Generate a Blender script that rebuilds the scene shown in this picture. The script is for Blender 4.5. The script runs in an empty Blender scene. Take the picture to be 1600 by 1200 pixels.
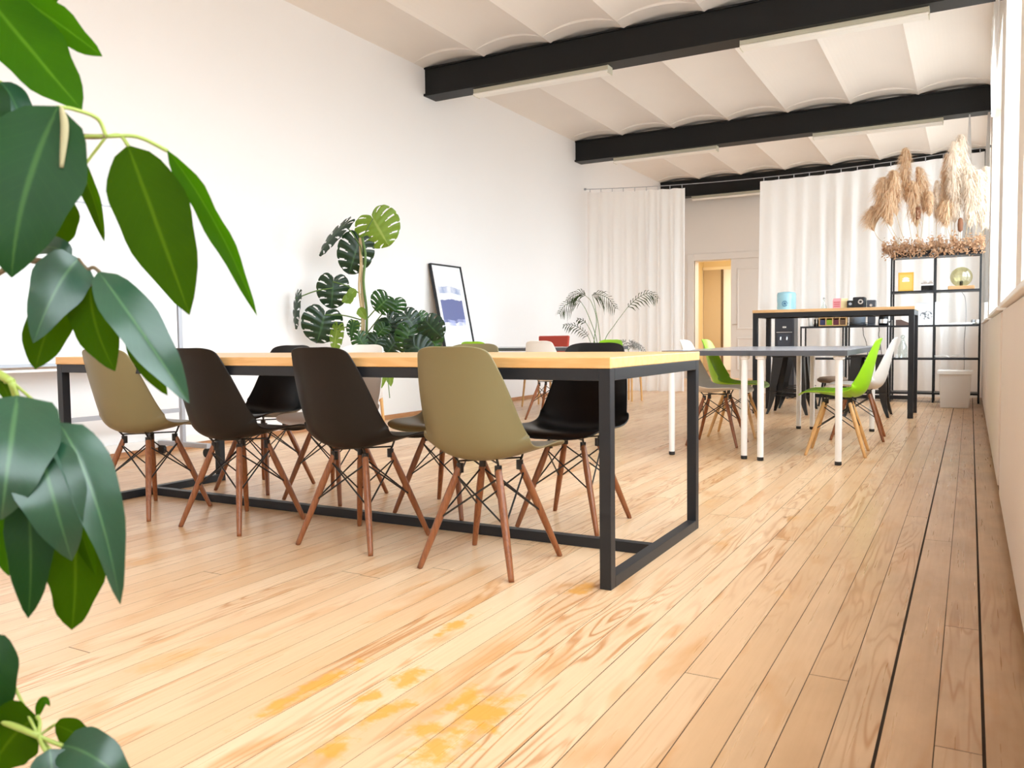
import bpy, bmesh, math, random
from mathutils import Vector, Matrix
PI = math.pi
random.seed(7)
C = bpy.context.scene.collection

# ------------------------------------------------------------------ camera frame (fitted to the room)
EYE = Vector((0, 0, 0.8232)); FPX = 1293.67
PITCH, ROLL, YAW = 0.0545, -0.0116, 0.5055
def cam_axes():
    cy, sy, cp, sp = math.cos(YAW), math.sin(YAW), math.cos(PITCH), math.sin(PITCH)
    fwd = Vector((-sy*cp, cy*cp, -sp)); right = Vector((cy, sy, 0)); up = right.cross(fwd)
    c, s = math.cos(ROLL), math.sin(ROLL)
    return c*right + s*up, -s*right + c*up, fwd
RT, UP, FW = cam_axes()
def at(u, v, d):                      # point seen at (u,v) of the 1600x1200 frame, d metres ahead of the eye
    return EYE + d*(FW + RT*((u-800)/FPX) - UP*((v-600)/FPX))
def on(u, v, axis, val):              # point seen at (u,v) on the plane axis = val
    r = FW + RT*((u-800)/FPX) - UP*((v-600)/FPX)
    return EYE + r*((val-EYE[axis])/r[axis])

# ------------------------------------------------------------------ materials
def mat(name, col=(.8, .8, .8), rough=.5, metal=0., spec=.5, **kw):
    m = bpy.data.materials.new(name); m.use_nodes = True
    b = m.node_tree.nodes['Principled BSDF']
    b.inputs['Base Color'].default_value = (*col, 1); b.inputs['Roughness'].default_value = rough
    b.inputs['Metallic'].default_value = metal; b.inputs['Specular IOR Level'].default_value = spec
    for k, v in kw.items(): b.inputs[k.replace('_', ' ')].default_value = v
    return m
class NT:
    def __init__(s, m): s.t = m.node_tree; s.n = s.t.nodes; s.b = s.n.get('Principled BSDF'); s.out = s.n['Material Output']
    def add(s, typ, **kw):
        x = s.n.new(typ)
        for k, v in kw.items():
            if k.startswith('i_'):
                k = k[2:]; k = int(k) if k.isdigit() else k.replace('_', ' ')
                if isinstance(v, bpy.types.NodeSocket): s.t.links.new(v, x.inputs[k])
                else: x.inputs[k].default_value = v
            else: setattr(x, k, v)
        return x
    def link(s, a, b): s.t.links.new(a, b)
    def math(s, op, a, b=0., c=None):
        x = s.n.new('ShaderNodeMath'); x.operation = op
        for i, v in enumerate((a, b, c)):
            if v is None: continue
            if isinstance(v, bpy.types.NodeSocket): s.t.links.new(v, x.inputs[i])
            else: x.inputs[i].default_value = v
        return x.outputs[0]
    def mix(s, f, a, b, typ='MIX'):
        x = s.n.new('ShaderNodeMix'); x.data_type = 'RGBA'; x.blend_type = typ
        for i, v in ((0, f), (6, a), (7, b)):
            if isinstance(v, bpy.types.NodeSocket): s.t.links.new(v, x.inputs[i])
            else: x.inputs[i].default_value = v if i == 0 else (*v, 1)
        return x.outputs[2]
    def ramp(s, f, stops, interp='LINEAR'):
        x = s.n.new('ShaderNodeValToRGB'); s.t.links.new(f, x.inputs[0]); e = x.color_ramp.elements
        x.color_ramp.interpolation = interp
        while len(e) < len(stops): e.new(.5)
        for el, (p, c) in zip(e, stops): el.position = p; el.color = (*c, 1) if len(c) == 3 else c
        return x.outputs[0]
    def noise(s, vec, scale, detail=3., rough=.55, dist=0.):
        return s.add('ShaderNodeTexNoise', i_Vector=vec, i_Scale=scale, i_Detail=detail, i_Roughness=rough, i_Distortion=dist).outputs[0]
    def mapped(s, scale=(1, 1, 1), src='Object', loc=(0, 0, 0)):
        tc = s.add('ShaderNodeTexCoord')
        return s.add('ShaderNodeMapping', i_Vector=tc.outputs[src], i_Scale=scale, i_Location=loc).outputs[0]
    def bump(s, h, strength=.1, dist=.01):
        b = s.add('ShaderNodeBump', i_Height=h, i_Strength=strength, i_Distance=dist)
        s.link(b.outputs[0], s.b.inputs['Normal'])

def plaster(name, col, amt=.03, rough=.85):
    m = mat(name, col, rough, spec=.25); t = NT(m); v = t.mapped()
    n = t.noise(v, 1.3, 4); c = t.mix(n, tuple(x*(1-amt) for x in col), tuple(min(1, x*(1+amt)) for x in col))
    t.link(c, t.b.inputs['Base Color']); t.bump(t.noise(v, 60, 3), .04, .004); return m
def wood(name, base, dark, axis=0, rough=.4, scale=1., spec=.4):
    m = mat(name, base, rough, spec=spec); t = NT(m)
    sc = [14*scale]*3; sc[axis] = 1.1*scale; v = t.mapped(tuple(sc))
    n = t.noise(v, 1.2, 4, .6, .6); w = t.math('SINE', t.math('MULTIPLY', n, 34.))
    w = t.math('MULTIPLY_ADD', w, .5, .5); f = t.noise(v, 6., 3)
    k = t.math('MULTIPLY', t.math('POWER', w, 2.), .55); k = t.math('ADD', k, t.math('MULTIPLY', f, .35))
    t.link(t.mix(k, base, dark), t.b.inputs['Base Color']); t.bump(f, .05, .002); return m
def floor_wood():
    m = mat('pine_boards', (.7, .45, .25), .3, spec=.45); t = NT(m)
    at_ = t.add('ShaderNodeAttribute', attribute_name='plank'); sep = t.add('ShaderNodeSeparateColor', i_0=at_.outputs['Color'])
    tc = t.add('ShaderNodeTexCoord')
    off = t.add('ShaderNodeCombineXYZ', i_0=t.math('MULTIPLY', sep.outputs[1], 37.), i_1=t.math('MULTIPLY', sep.outputs[2], 91.), i_2=sep.outputs[1])
    vec = t.add('ShaderNodeVectorMath', operation='ADD', i_0=tc.outputs['Object'], i_1=off.outputs[0]).outputs[0]
    g = t.add('ShaderNodeMapping', i_Vector=vec, i_Scale=(10, .9, 1)).outputs[0]
    n = t.noise(g, 1.0, 2.5, .5, .35)
    w = t.math('MULTIPLY_ADD', t.math('SINE', t.math('MULTIPLY', n, 72.)), .5, .5)
    w = t.math('POWER', w, 3.2)
    patch = t.ramp(t.noise(t.add('ShaderNodeMapping', i_Vector=vec, i_Scale=(3., .7, 1)).outputs[0], 1., 2), [(.47, (.05,)*3), (.62, (1,)*3)])
    f = t.noise(t.add('ShaderNodeMapping', i_Vector=vec, i_Scale=(90, 2.2, 1)).outputs[0], 1., 3)
    base = t.mix(sep.outputs[0], (.83, .585, .37), (.72, .455, .25))
    c = t.mix(t.math('MULTIPLY', t.math('MULTIPLY', w, patch), .85), base, (.50, .215, .07))
    c = t.mix(t.math('MULTIPLY', t.math('SUBTRACT', f, .3), .45), c, (.52, .30, .14))
    op = t.ramp(t.noise(t.add('ShaderNodeMapping', i_Vector=vec, i_Scale=(7, 2., 1)).outputs[0], 1., 3, .6, .4), [(.56, (0,)*3), (.70, (1,)*3)])
    c = t.mix(t.math('MULTIPLY', op, .6), c, (.60, .27, .075))
    # resin stains, orange
    sv = t.add('ShaderNodeMapping', i_Vector=tc.outputs['Object'], i_Scale=(4.2, 1.9, 1), i_Location=(3.1, .55, 0)).outputs[0]
    st = t.noise(sv, 1., 5, .62, .25)
    s1 = t.ramp(st, [(.60, (0,)*3), (.70, (1,)*3)])
    c = t.mix(t.math('MULTIPLY', s1, .5), c, (.70, .33, .07))
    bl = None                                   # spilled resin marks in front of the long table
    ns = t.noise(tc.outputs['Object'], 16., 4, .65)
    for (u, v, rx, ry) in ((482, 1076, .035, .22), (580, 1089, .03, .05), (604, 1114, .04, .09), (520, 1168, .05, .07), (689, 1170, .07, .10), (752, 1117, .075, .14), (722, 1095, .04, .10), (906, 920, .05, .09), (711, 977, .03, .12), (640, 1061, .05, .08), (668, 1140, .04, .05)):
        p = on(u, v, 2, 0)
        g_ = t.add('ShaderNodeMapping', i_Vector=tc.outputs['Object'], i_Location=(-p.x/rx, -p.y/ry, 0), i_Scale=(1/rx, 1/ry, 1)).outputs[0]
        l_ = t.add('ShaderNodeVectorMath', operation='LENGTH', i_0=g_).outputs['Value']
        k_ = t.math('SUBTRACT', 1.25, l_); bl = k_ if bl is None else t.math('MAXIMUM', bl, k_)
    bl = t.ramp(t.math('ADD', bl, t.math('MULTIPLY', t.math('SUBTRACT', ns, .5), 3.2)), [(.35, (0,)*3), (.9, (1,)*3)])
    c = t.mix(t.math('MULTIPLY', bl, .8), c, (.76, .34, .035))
    # knots
    kv = t.add('ShaderNodeMapping', i_Vector=vec, i_Scale=(2.4, 2.0, 1)).outputs[0]
    vo = t.add('ShaderNodeTexVoronoi', i_Vector=kv, i_Scale=1.0)
    kn = t.ramp(vo.outputs['Distance'], [(.010, (1,)*3), (.028, (0,)*3)])
    c = t.mix(t.math('MULTIPLY', kn, .8), c, (.20, .085, .03))
    # scuffed dirt plus dimmer light, painted into the boards next to the wall
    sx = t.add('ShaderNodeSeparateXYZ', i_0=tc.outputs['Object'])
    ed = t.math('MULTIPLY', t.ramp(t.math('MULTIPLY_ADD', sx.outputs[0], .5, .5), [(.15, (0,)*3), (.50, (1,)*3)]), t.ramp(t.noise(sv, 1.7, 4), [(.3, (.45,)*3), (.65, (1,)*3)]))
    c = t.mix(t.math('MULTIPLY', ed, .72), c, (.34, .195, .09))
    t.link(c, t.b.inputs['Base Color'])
    t.link(t.math('MULTIPLY_ADD', f, .22, .2), t.b.inputs['Roughness'])
    t.bump(t.math('ADD', f, t.math('MULTIPLY', w, .5)), .06, .002); return m
def leaf_mat(name, col, trans, vein, rough=.32, tw=.35, spec=.5):
    m = mat(name, col, rough, spec=spec); t = NT(m)
    uv = t.add('ShaderNodeUVMap'); s = t.add('ShaderNodeSeparateXYZ', i_0=uv.outputs[0])
    a = t.math('ABSOLUTE', t.math('SUBTRACT', s.outputs[0], .5))
    mid = t.ramp(a, [(.012, (1,)*3), (.04, (0,)*3)])
    lat = t.math('SINE', t.math('MULTIPLY', t.math('SUBTRACT', s.outputs[1], t.math('MULTIPLY', a, .5)), 75.))
    lat = t.math('MULTIPLY', t.ramp(lat, [(.86, (0,)*3), (1., (1,)*3)]), .05)
    v = t.mapped(); n = t.noise(v, 25, 3)
    base = t.mix(n, tuple(c*.75 for c in col), tuple(c*1.25 for c in col))
    k = t.math('MAXIMUM', t.math('MULTIPLY', mid, .7), lat)
    c = t.mix(k, base, vein); t.link(c, t.b.inputs['Base Color'])
    tr = t.add('ShaderNodeBsdfTranslucent', i_Color=t.mix(k, trans, vein))
    mx = t.add('ShaderNodeMixShader', i_0=tw, i_1=t.b.outputs[0], i_2=tr.outputs[0])
    t.link(mx.outputs[0], t.out.inputs[0]); t.bump(lat, .25, .002); return m
def cloth_mat(name, col, tw=.45, trans=0.):
    m = mat(name, col, .9, spec=.1); t = NT(m)
    tr = t.add('ShaderNodeBsdfTranslucent', i_Color=(*col, 1))
    mx = t.add('ShaderNodeMixShader', i_0=tw, i_1=t.b.outputs[0], i_2=tr.outputs[0])
    if trans:
        tp = t.add('ShaderNodeBsdfTransparent'); mx = t.add('ShaderNodeMixShader', i_0=trans, i_1=mx.outputs[0], i_2=tp.outputs[0])
    t.link(mx.outputs[0], t.out.inputs[0]); return m
def clear_mat(name, tint=(.95, .97, .97), gl=.08, rough=.02):
    m = mat(name); t = NT(m)
    tp = t.add('ShaderNodeBsdfTransparent', i_Color=(*tint, 1)); g = t.add('ShaderNodeBsdfGlossy', i_Roughness=rough)
    mx = t.add('ShaderNodeMixShader', i_0=gl, i_1=tp.outputs[0], i_2=g.outputs[0]); t.link(mx.outputs[0], t.out.inputs[0]); return m

M = {}
M['wall'] = plaster('white_plaster', (.85, .838, .838), .012)
M['wall_r'] = plaster('cream_plaster', (.85, .80, .74), .02)
M['wall_b'] = plaster('back_plaster', (.80, .75, .70), .02)
M['ceil'] = plaster('vault_plaster', (.80, .75, .70), .03)
M['cream_panel'] = plaster('cream_panel', (.78, .70, .63), .02, .55)
M['corr'] = plaster('yellow_plaster', (.84, .72, .46), .03)
M['steel'] = mat('black_painted_steel', (.006, .0065, .007), .5, spec=.3)
M['frame_black'] = mat('black_powder_coat', (.016, .017, .020), .45, spec=.35)
M['lamp'] = mat('lamp_cream', (.62, .585, .46), .5)
M['lamp_w'] = mat('lamp_white', (.85, .82, .76), .4)
M['white'] = mat('white_paint', (.88, .87, .85), .35)
M['white_gloss'] = mat('white_leg_paint', (.90, .89, .87), .3)
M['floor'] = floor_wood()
M['sub'] = mat('dark_gap', (.055, .033, .02), .9)
M['top'] = wood('oiled_pine_top', (.78, .47, .20), (.66, .35, .12), 0, .35, .8)
M['bar'] = wood('bar_pine_top', (.78, .50, .25), (.64, .36, .15), 0, .35, .8)
M['lath'] = wood('raw_lath', (.72, .46, .24), (.6, .33, .14), 1, .6)
M['walnut'] = wood('walnut_dowel', (.30, .105, .038), (.17, .052, .018), 2, .32, 1.5)
M['beech'] = wood('beech_dowel', (.72, .42, .17), (.60, .31, .11), 2, .35, 1.5)
M['base_wood'] = wood('skirting_wood', (.50, .25, .12), (.38, .17, .07), 1, .45)
M['rod'] = mat('black_rod', (.012, .011, .011), .35)
def plastic(name, c, rough=.36): return mat(name, c, rough, spec=.5)
M['olive'] = plastic('olive_plastic', (.205, .168, .078))
M['black'] = mat('black_plastic', (.0085, .0062, .005), .42, spec=.28)
M['black2'] = mat('deep_black_plastic', (.005, .005, .006), .36, spec=.3)
M['white_pl'] = plastic('white_plastic', (.84, .81, .77), .35)
M['lime'] = plastic('lime_plastic', (.30, .62, .012), .34)
M['red'] = mat('red_fabric', (.45, .05, .028), .7)
M['grey_top'] = mat('lit_grey_laminate', (.33, .345, .40), .22, spec=.8); M['grey_edge'] = mat('shaded_edge_grey', (.085, .088, .10), .45)  # desk top coloured lighter for its reflected light, edges darker as its shaded sides
M['foot'] = mat('black_rubber', (.015, .015, .015), .6)
M['chrome'] = mat('chrome', (.7, .7, .7), .2, 1)
M['alu'] = mat('grey_aluminium', (.42, .43, .47), .4, .3)
M['board'] = mat('whiteboard_enamel', (.90, .90, .91), .12)
M['curtain'] = cloth_mat('white_curtain', (.97, .97, .97), .5, .05)
M['sheer'] = cloth_mat('sheer_curtain', (.95, .945, .94), .55, .1)
M['glass'] = clear_mat('window_glass', (.97, .98, .98), .05)
M['pot'] = mat('white_ceramic', (.84, .82, .80), .35)
M['soil'] = mat('soil', (.03, .02, .012), .95)
M['bark'] = mat('bark', (.16, .11, .06), .85)
M['cane'] = mat('tan_cane', (.50, .37, .20), .7)
M['stalk'] = mat('green_stalk', (.09, .17, .03), .5)
M['petiole'] = mat('yellow_petiole', (.30, .36, .07), .5)
M['dry'] = mat('dry_leaf_edge', (.30, .25, .13), .8)
M['lf_dark'] = leaf_mat('dark_leaf', (.008, .036, .007), (.03, .10, .006), (.045, .11, .02), .42, .2, .12)
M['lf_teal'] = leaf_mat('bluish_leaf', (.016, .060, .030), (.03, .11, .02), (.07, .16, .06), .3, .12, .6)
M['lf_olive'] = leaf_mat('olive_leaf', (.020, .056, .0005), (.055, .14, .0005), (.08, .15, .004), .6, .5, .04)
M['lf_green'] = leaf_mat('green_leaf', (.022, .085, .001), (.06, .19, .001), (.09, .21, .01), .55, .45, .06)
M['mo_dark'] = leaf_mat('monstera_dark', (.008, .030, .011), (.015, .06, .008), (.05, .12, .04), .33, .2)
M['mo_green'] = leaf_mat('monstera_green', (.018, .07, .012), (.05, .15, .012), (.1, .22, .05), .33, .3)
M['mo_light'] = leaf_mat('monstera_light', (.16, .27, .03), (.28, .42, .04), (.4, .5, .12), .4, .4)
M['palm'] = leaf_mat('palm_leaflet', (.030, .045, .012), (.05, .075, .015), (.05, .07, .02), .5, .3, .2)
M['palm_pale'] = leaf_mat('grey_frond', (.27, .27, .26), (.35, .36, .32), (.3, .3, .3), .5, .35)
def fluffy(name, a, b):
    m = mat(name, a, .9, spec=.1); t = NT(m); c = t.mix(t.noise(t.mapped(), 30, 3), a, b)
    t.link(c, t.b.inputs['Base Color']); tr = t.add('ShaderNodeBsdfTranslucent', i_Color=c)
    mx = t.add('ShaderNodeMixShader', i_0=.45, i_1=t.b.outputs[0], i_2=tr.outputs[0]); t.link(mx.outputs[0], t.out.inputs[0]); return m
M['pampas'] = fluffy('pampas_tan', (.80, .60, .39), (.93, .78, .60))
M['pampas_w'] = fluffy('pampas_cream', (.90, .80, .68), (.95, .88, .80))
M['flower'] = fluffy('dried_flower', (.30, .15, .065), (.78, .52, .34))
M['cattail'] = mat('cattail_brown', (.22, .09, .045), .8)
M['tray'] = mat('black_tray', (.02, .02, .024), .4)

# ------------------------------------------------------------------ mesh builder
class MB:
    def __init__(s): s.v = []; s.f = []; s.uv = {}
    def vert(s, p): s.v.append(tuple(p)); return len(s.v)-1
    def box(s, x0, y0, z0, x1, y1, z1):
        i = len(s.v)
        s.v += [(x, y, z) for z in (z0, z1) for y in (y0, y1) for x in (x0, x1)]
        s.f += [tuple(i+k for k in q) for q in ((0, 2, 3, 1), (4, 5, 7, 6), (0, 1, 5, 4), (1, 3, 7, 5), (3, 2, 6, 7), (2, 0, 4, 6))]; return s
    def ring(s, c, n, r, k, ref=None, rx=None):
        n = n.normalized(); a = ref or (Vector((0, 0, 1)) if abs(n.z) < .9 else Vector((1, 0, 0)))
        e1 = (a-n*a.dot(n)).normalized(); e2 = n.cross(e1); i = len(s.v)
        for j in range(k):
            t = 2*PI*j/k; s.v.append(tuple(c+e1*(r*math.cos(t))+e2*((rx or r)*math.sin(t))))
        return i
    def tube(s, pts, rad, k=8, cap=True):
        pts = [Vector(p) for p in pts]; n = len(pts)
        rad = rad if isinstance(rad, (list, tuple)) else [rad]*n
        ids = []; ref = None
        for i, p in enumerate(pts):
            d = pts[min(i+1, n-1)]-pts[max(i-1, 0)]
            if d.length < 1e-9: d = Vector((0, 0, 1))
            d.normalize()
            if ref is None: ref = Vector((0, 0, 1)) if abs(d.z) < .9 else Vector((1, 0, 0))
            ref = (ref-d*ref.dot(d))
            ref = ref.normalized() if ref.length > 1e-6 else Vector((1, 0, 0))
            ids.append(s.ring(p, d, rad[i], k, ref))
        for a, b in zip(ids, ids[1:]):
            for j in range(k): s.f.append((a+j, a+(j+1) % k, b+(j+1) % k, b+j))
        if cap:
            s.f.append(tuple(ids[0]+j for j in reversed(range(k)))); s.f.append(tuple(ids[-1]+j for j in range(k)))
        return s
    def lathe(s, prof, c=(0, 0, 0), k=24, cap=True, sq=None):
        c = Vector(c); ids = []
        for r, z in prof:
            i = len(s.v); ids.append(i)
            for j in range(k):
                t = 2*PI*j/k; s.v.append((c.x+r*math.cos(t), c.y+r*math.sin(t), c.z+z))
        for a, b in zip(ids, ids[1:]):
            for j in range(k): s.f.append((a+j, a+(j+1) % k, b+(j+1) % k, b+j))
        if cap:
            s.f.append(tuple(ids[0]+j for j in reversed(range(k)))); s.f.append(tuple(ids[-1]+j for j in range(k)))
        return s
    def loft(s, rects):                    # stacked quads: [(x0,y0,x1,y1,z)]
        ids = []
        for x0, y0, x1, y1, z in rects:
            i = len(s.v); ids.append(i); s.v += [(x0, y0, z), (x1, y0, z), (x1, y1, z), (x0, y1, z)]
        for a, b in zip(ids, ids[1:]):
            for j in range(4): s.f.append((a+j, a+(j+1) % 4, b+(j+1) % 4, b+j))
        s.f.append((ids[0]+3, ids[0]+2, ids[0]+1, ids[0])); s.f.append(tuple(ids[-1]+j for j in range(4))); return s
    def grid(s, P, uv=None):               # P[i][j] points
        i0 = len(s.v); m = len(P[0])
        for r in P: s.v += [tuple(p) for p in r]
        for i in range(len(P)-1):
            for j in range(m-1):
                f = (i0+i*m+j, i0+i*m+j+1, i0+(i+1)*m+j+1, i0+(i+1)*m+j); s.f.append(f)
        if uv:
            for i in range(len(P)):
                for j in range(m): s.uv[i0+i*m+j] = uv[i][j]
        return s
    def quad(s, *ps, uv=None):
        i = len(s.v); s.v += [tuple(p) for p in ps]; s.f.append(tuple(range(i, i+len(ps))))
        if uv:
            for k, q in enumerate(uv): s.uv[i+k] = q
        return s
    def build(s, name, material, parent=None, bevel=0., smooth=False, solid=0., subs=0, seg=2, loc=None, flip=False):
        me = bpy.data.meshes.new(name); me.from_pydata([Vector(p)-(loc or Vector()) for p in s.v], [], s.f); me.update()
        if s.uv:
            l = me.uv_layers.new(name='UVMap')
            for lp in me.loops: l.data[lp.index].uv = s.uv.get(lp.vertex_index, (.5, .5))
        me.materials.append(material if not isinstance(material, str) else M[material])
        if smooth:
            for p in me.polygons: p.use_smooth = True
        o = bpy.data.objects.new(name, me); C.objects.link(o)
        if parent: o.parent = parent
        if loc: o.location = loc
        if solid: md = o.modifiers.new('t', 'SOLIDIFY'); md.thickness = solid; md.offset = 0
        if bevel: md = o.modifiers.new('b', 'BEVEL'); md.width = bevel; md.segments = seg; md.limit_method = 'ANGLE'
        if subs: md = o.modifiers.new('s', 'SUBSURF'); md.levels = subs; md.render_levels = subs
        return o
def B(*a): return MB().box(*a)
def tag(o, label, cat, group=None, kind=None):
    o['label'] = label; o['category'] = cat
    if group: o['group'] = group
    o['kind'] = kind or 'thing'
    return o
def thing(name, label, cat, loc=(0, 0, 0), rz=0., group=None):
    o = bpy.data.objects.new(name, None); C.objects.link(o); o.location = loc; o.rotation_euler = (0, 0, rz); o.empty_display_size = .05
    return tag(o, label, cat, group)
def struct(name, mb, material, parent=None, **kw):
    o = mb.build(name, material, parent, **kw)
    if not parent: o['kind'] = 'structure'
    return o
def kids(o): return [c for c in KIDS.get(o.name, [])]
def copy_tree(o, parent=None):
    c = o.copy(); C.objects.link(c); c.parent = parent
    for ch in list(o.children): copy_tree(ch, c)
    return c
def dup(root, loc, rz, label, group=None, cat=None):
    r = copy_tree(root); r.location = loc; r.rotation_euler = (0, 0, rz); r['label'] = label
    if group: r['group'] = group
    return r
def curve_pts(ps, n=12):                  # Catmull-Rom
    ps = [Vector(p) for p in ps]; ps = [2*ps[0]-ps[1]]+ps+[2*ps[-1]-ps[-2]]; out = []
    for i in range(1, len(ps)-2):
        a, b, c, d = ps[i-1:i+3]
        for k in range(n):
            t = k/n; out.append(.5*((2*b)+(c-a)*t+(2*a-5*b+4*c-d)*t*t+(3*b-a-3*c+d)*t**3))
    out.append(ps[-2]); return out

# ================================================================== SETTING
XL, XR, XP = -5.31, .19, .13            # left wall, right wall face, right wall panels
YB, YF, ZC = 16.1, -3.0, 3.80
BEAMS = (3.70, 7.68, 11.66, 15.62); VP = .785

# floor: separate boards in one mesh, with tone attribute
def make_floor():
    mb = MB(); cols = []; r = random.Random(3)
    xs = [.30, .145, .037, -.05, -.150]; wide = (.037, -.150)
    while xs[-1] > XL-.1: xs.append(xs[-1]-r.choice((.0885, .09, .0905, .0915)))
    for i in range(len(xs)-1):
        x1, x0 = xs[i], xs[i+1]; gl, gr = [.0034 if q in wide else (.0010 if q > -.8 else .0006) for q in (x0, x1)]
        y = YF-r.random()*3
        if i == 2: cuts = [YF-.3, 1.82, 2.6, 6.4, 10.2, 14.0, 16.6]
        else:
            cuts = [y]
            while cuts[-1] < YB+.5: cuts.append(cuts[-1]+r.uniform(3.2, 5.2))
        for a, b in zip(cuts, cuts[1:]):
            b = min(b, YB+.5); a = max(a, YF)
            if b <= a: continue
            k = len(mb.v); mb.v += [(x0+gl, a+.0012, 0), (x1-gr, a+.0012, 0), (x1-gr, b-.0012, 0), (x0+gl, b-.0012, 0)]
            mb.f.append((k, k+1, k+2, k+3)); cols.append((r.random(), r.random(), r.random(), 1))
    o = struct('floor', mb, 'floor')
    a = o.data.color_attributes.new('plank', 'FLOAT_COLOR', 'CORNER')
    for p in o.data.polygons:
        for li in p.loop_indices: a.data[li].color = cols[p.index]
    o2 = B(XL-.1, YF, -.06, .35, YB+.5, -.006).build('subfloor', 'sub', o)
    return o
make_floor()

struct('wall_left', B(XL-.2, YF-.2, 0, XL, YB+.2, 4.1), 'wall')
struct('wall_rear', B(XL-.2, YF-.2, 0, .5, YF, 4.1), 'wall')
DX0, DX1, DZ = -4.78, -3.33, 2.31
wb = MB().box(XL, YB, 0, DX0, YB+.3, 4.1).box(DX1, YB, 0, .5, YB+.3, 4.1).box(DX0, YB, DZ, DX1, YB+.3, 4.1)
struct('wall_back', wb, 'wall_b')
WINS = [(-2.7, .2), (.75, 4.25), (4.75, 7.05), (7.95, 11.35), (12.35, 15.3)]
WZ0, WZ1 = .955, 3.42
wr = MB().box(XR, YF, 0, .55, YB, WZ0-.02).box(XR, YF, WZ1, .55, YB, 4.1)
e = YF
for a, b in WINS+[(YB, YB)]:
    wr.box(XR, e, WZ0-.02, .55, a, WZ1); e = b
struct('wall_right', wr, 'wall_r')
for i, (a, b) in enumerate(WINS):
    f = MB(); x0, x1 = .38, .44
    f.box(x0, a, WZ0, x1, a+.06, WZ1).box(x0, b-.06, WZ0, x1, b, WZ1).box(x0, a+.06, WZ0, x1, b-.06, WZ0+.06).box(x0, a+.06, WZ1-.06, x1, b-.06, WZ1)
    n = 3 if b-a > 2.6 else 2
    for k in range(1, n):
        y = a+(b-a)*k/n; f.box(x0, y-.035, WZ0+.06, x1, y+.035, WZ1-.06)
    f.box(x0+.01, a+.06, 2.55, x1-.01, b-.06, 2.61)
    w = struct('window_%d' % (i+1), f, 'white')
    for k in range(n):
        y0, y1 = a+(b-a)*k/n+.05, a+(b-a)*(k+1)/n-.05
        B(.408, y0, WZ0+.05, .412, y1, WZ1-.05).build('window_pane', 'glass', w)
    B(XP-.02, a-.02, WZ0-.02, .38, b+.02, WZ0).build('window_sill', 'white', w, bevel=.004)
# cream convector panels under the windows
for i, (a, b, z) in enumerate([(YF, .45, .93), (.52, 4.50, .93), (4.78, 8.42, .93), (8.55, 12.1, .93), (12.2, YB, .93)]):
    t = MB().box(XP, a, .06, XR, b, z)
    struct('trim_%d' % (i+1), t, 'cream_panel', bevel=.006)
struct('baseboard_right', B(XP+.02, YF, 0, XR, YB, .06), mat('dark_skirting', (.12, .08, .05), .8))  # dark brown strip set back under the panels
struct('baseboard_left', B(XL, YF, .0, XL+.018, YB, .045), 'base_wood', bevel=.004)
struct('trim_6', MB().box(XL, YF, .045, XL+.03, 6.0, .105), M['white'], bevel=.004)

# vaulted ceiling
def make_ceiling():
    mb = MB(); ys = [YF]
    for b in BEAMS: ys += [b-.20, b-.199, b+.26, b+.261]
    ys.append(YB); K = 20; x0 = -5.325
    def off(y):
        return .022 if any(b-.1995 < y < b+.2605 for b in BEAMS) else 0.
    rows = []
    for y in ys:
        r = []
        for q in range(8*K+1):
            x = x0+VP*q/K; t = (q % K)/K
            z = ZC+.088*(1-(2*t-1)**2)**.9-off(y)*(1-(2*t-1)**2)
            r.append((min(x, .52), y, z))
        rows.append(r)
    o = struct('ceiling', mb.grid(rows), 'ceil', smooth=False)
    B(XL-.2, YF-.2, 4.0, .55, YB+.2, 4.1).build('roof_slab', 'ceil', o)
make_ceiling()
def steel_beam(y, label):
    mb = MB().box(XL, y-.02, 3.50, XR, y+.22, 3.525).box(XL, y+.012, 3.525, XR, y+.19, 3.80).box(XL, y-.008, 3.795, XR, y+.21, 3.812)
    o = mb.build('ceiling_beam', 'steel'); tag(o, label, 'beam', 'black steel beams', 'structure')
steel_beam(BEAMS[1], 'black steel ceiling beam nearest the viewer, with two long lamps')
steel_beam(BEAMS[2], 'second black steel ceiling beam, between the first one and the curtains')
steel_beam(BEAMS[3], 'black steel beam behind the white curtains, above the door')
def tube_lamp(x0, x1, y, label):
    r = thing('tube_light', label, 'ceiling lamp', ((x0+x1)/2, y+.1, 3.5), 0, 'long tube lamps under the beams')
    h = (x1-x0)/2
    MB().box(-h, -.055, -.042, h, .055, 0).build('housing', 'lamp', r, bevel=.003)
    MB().loft([(-h, -.045, h, .045, -.072), (-h, -.075, h, .075, -.06), (-h, -.075, h, .075, -.052), (-h, -.05, h, .05, -.042)]).build('diffuser', 'lamp_w', r)
    for s in (-1, 1): B(s*h-.004, -.06, -.074, s*h+.004, .06, 0).build('end_cap', 'lamp', r)
for y, n in ((BEAMS[1], 'first'), (BEAMS[2], 'second'), (BEAMS[3], 'third')):
    p = {'first': 'on the black beam nearest the viewer', 'second': 'on the second black beam', 'third': 'on the far beam behind the curtains'}[n]
    tube_lamp(-4.70, -3.16, y, 'switched-off cream tube lamp %s, at the white wall end' % p if n != 'third' else 'cream tube lamp on the far beam, seen between the curtains above the door')
    if n != 'third': tube_lamp(-1.87, -.34, y, 'switched-off cream tube lamp %s, at the window end' % p)

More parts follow.
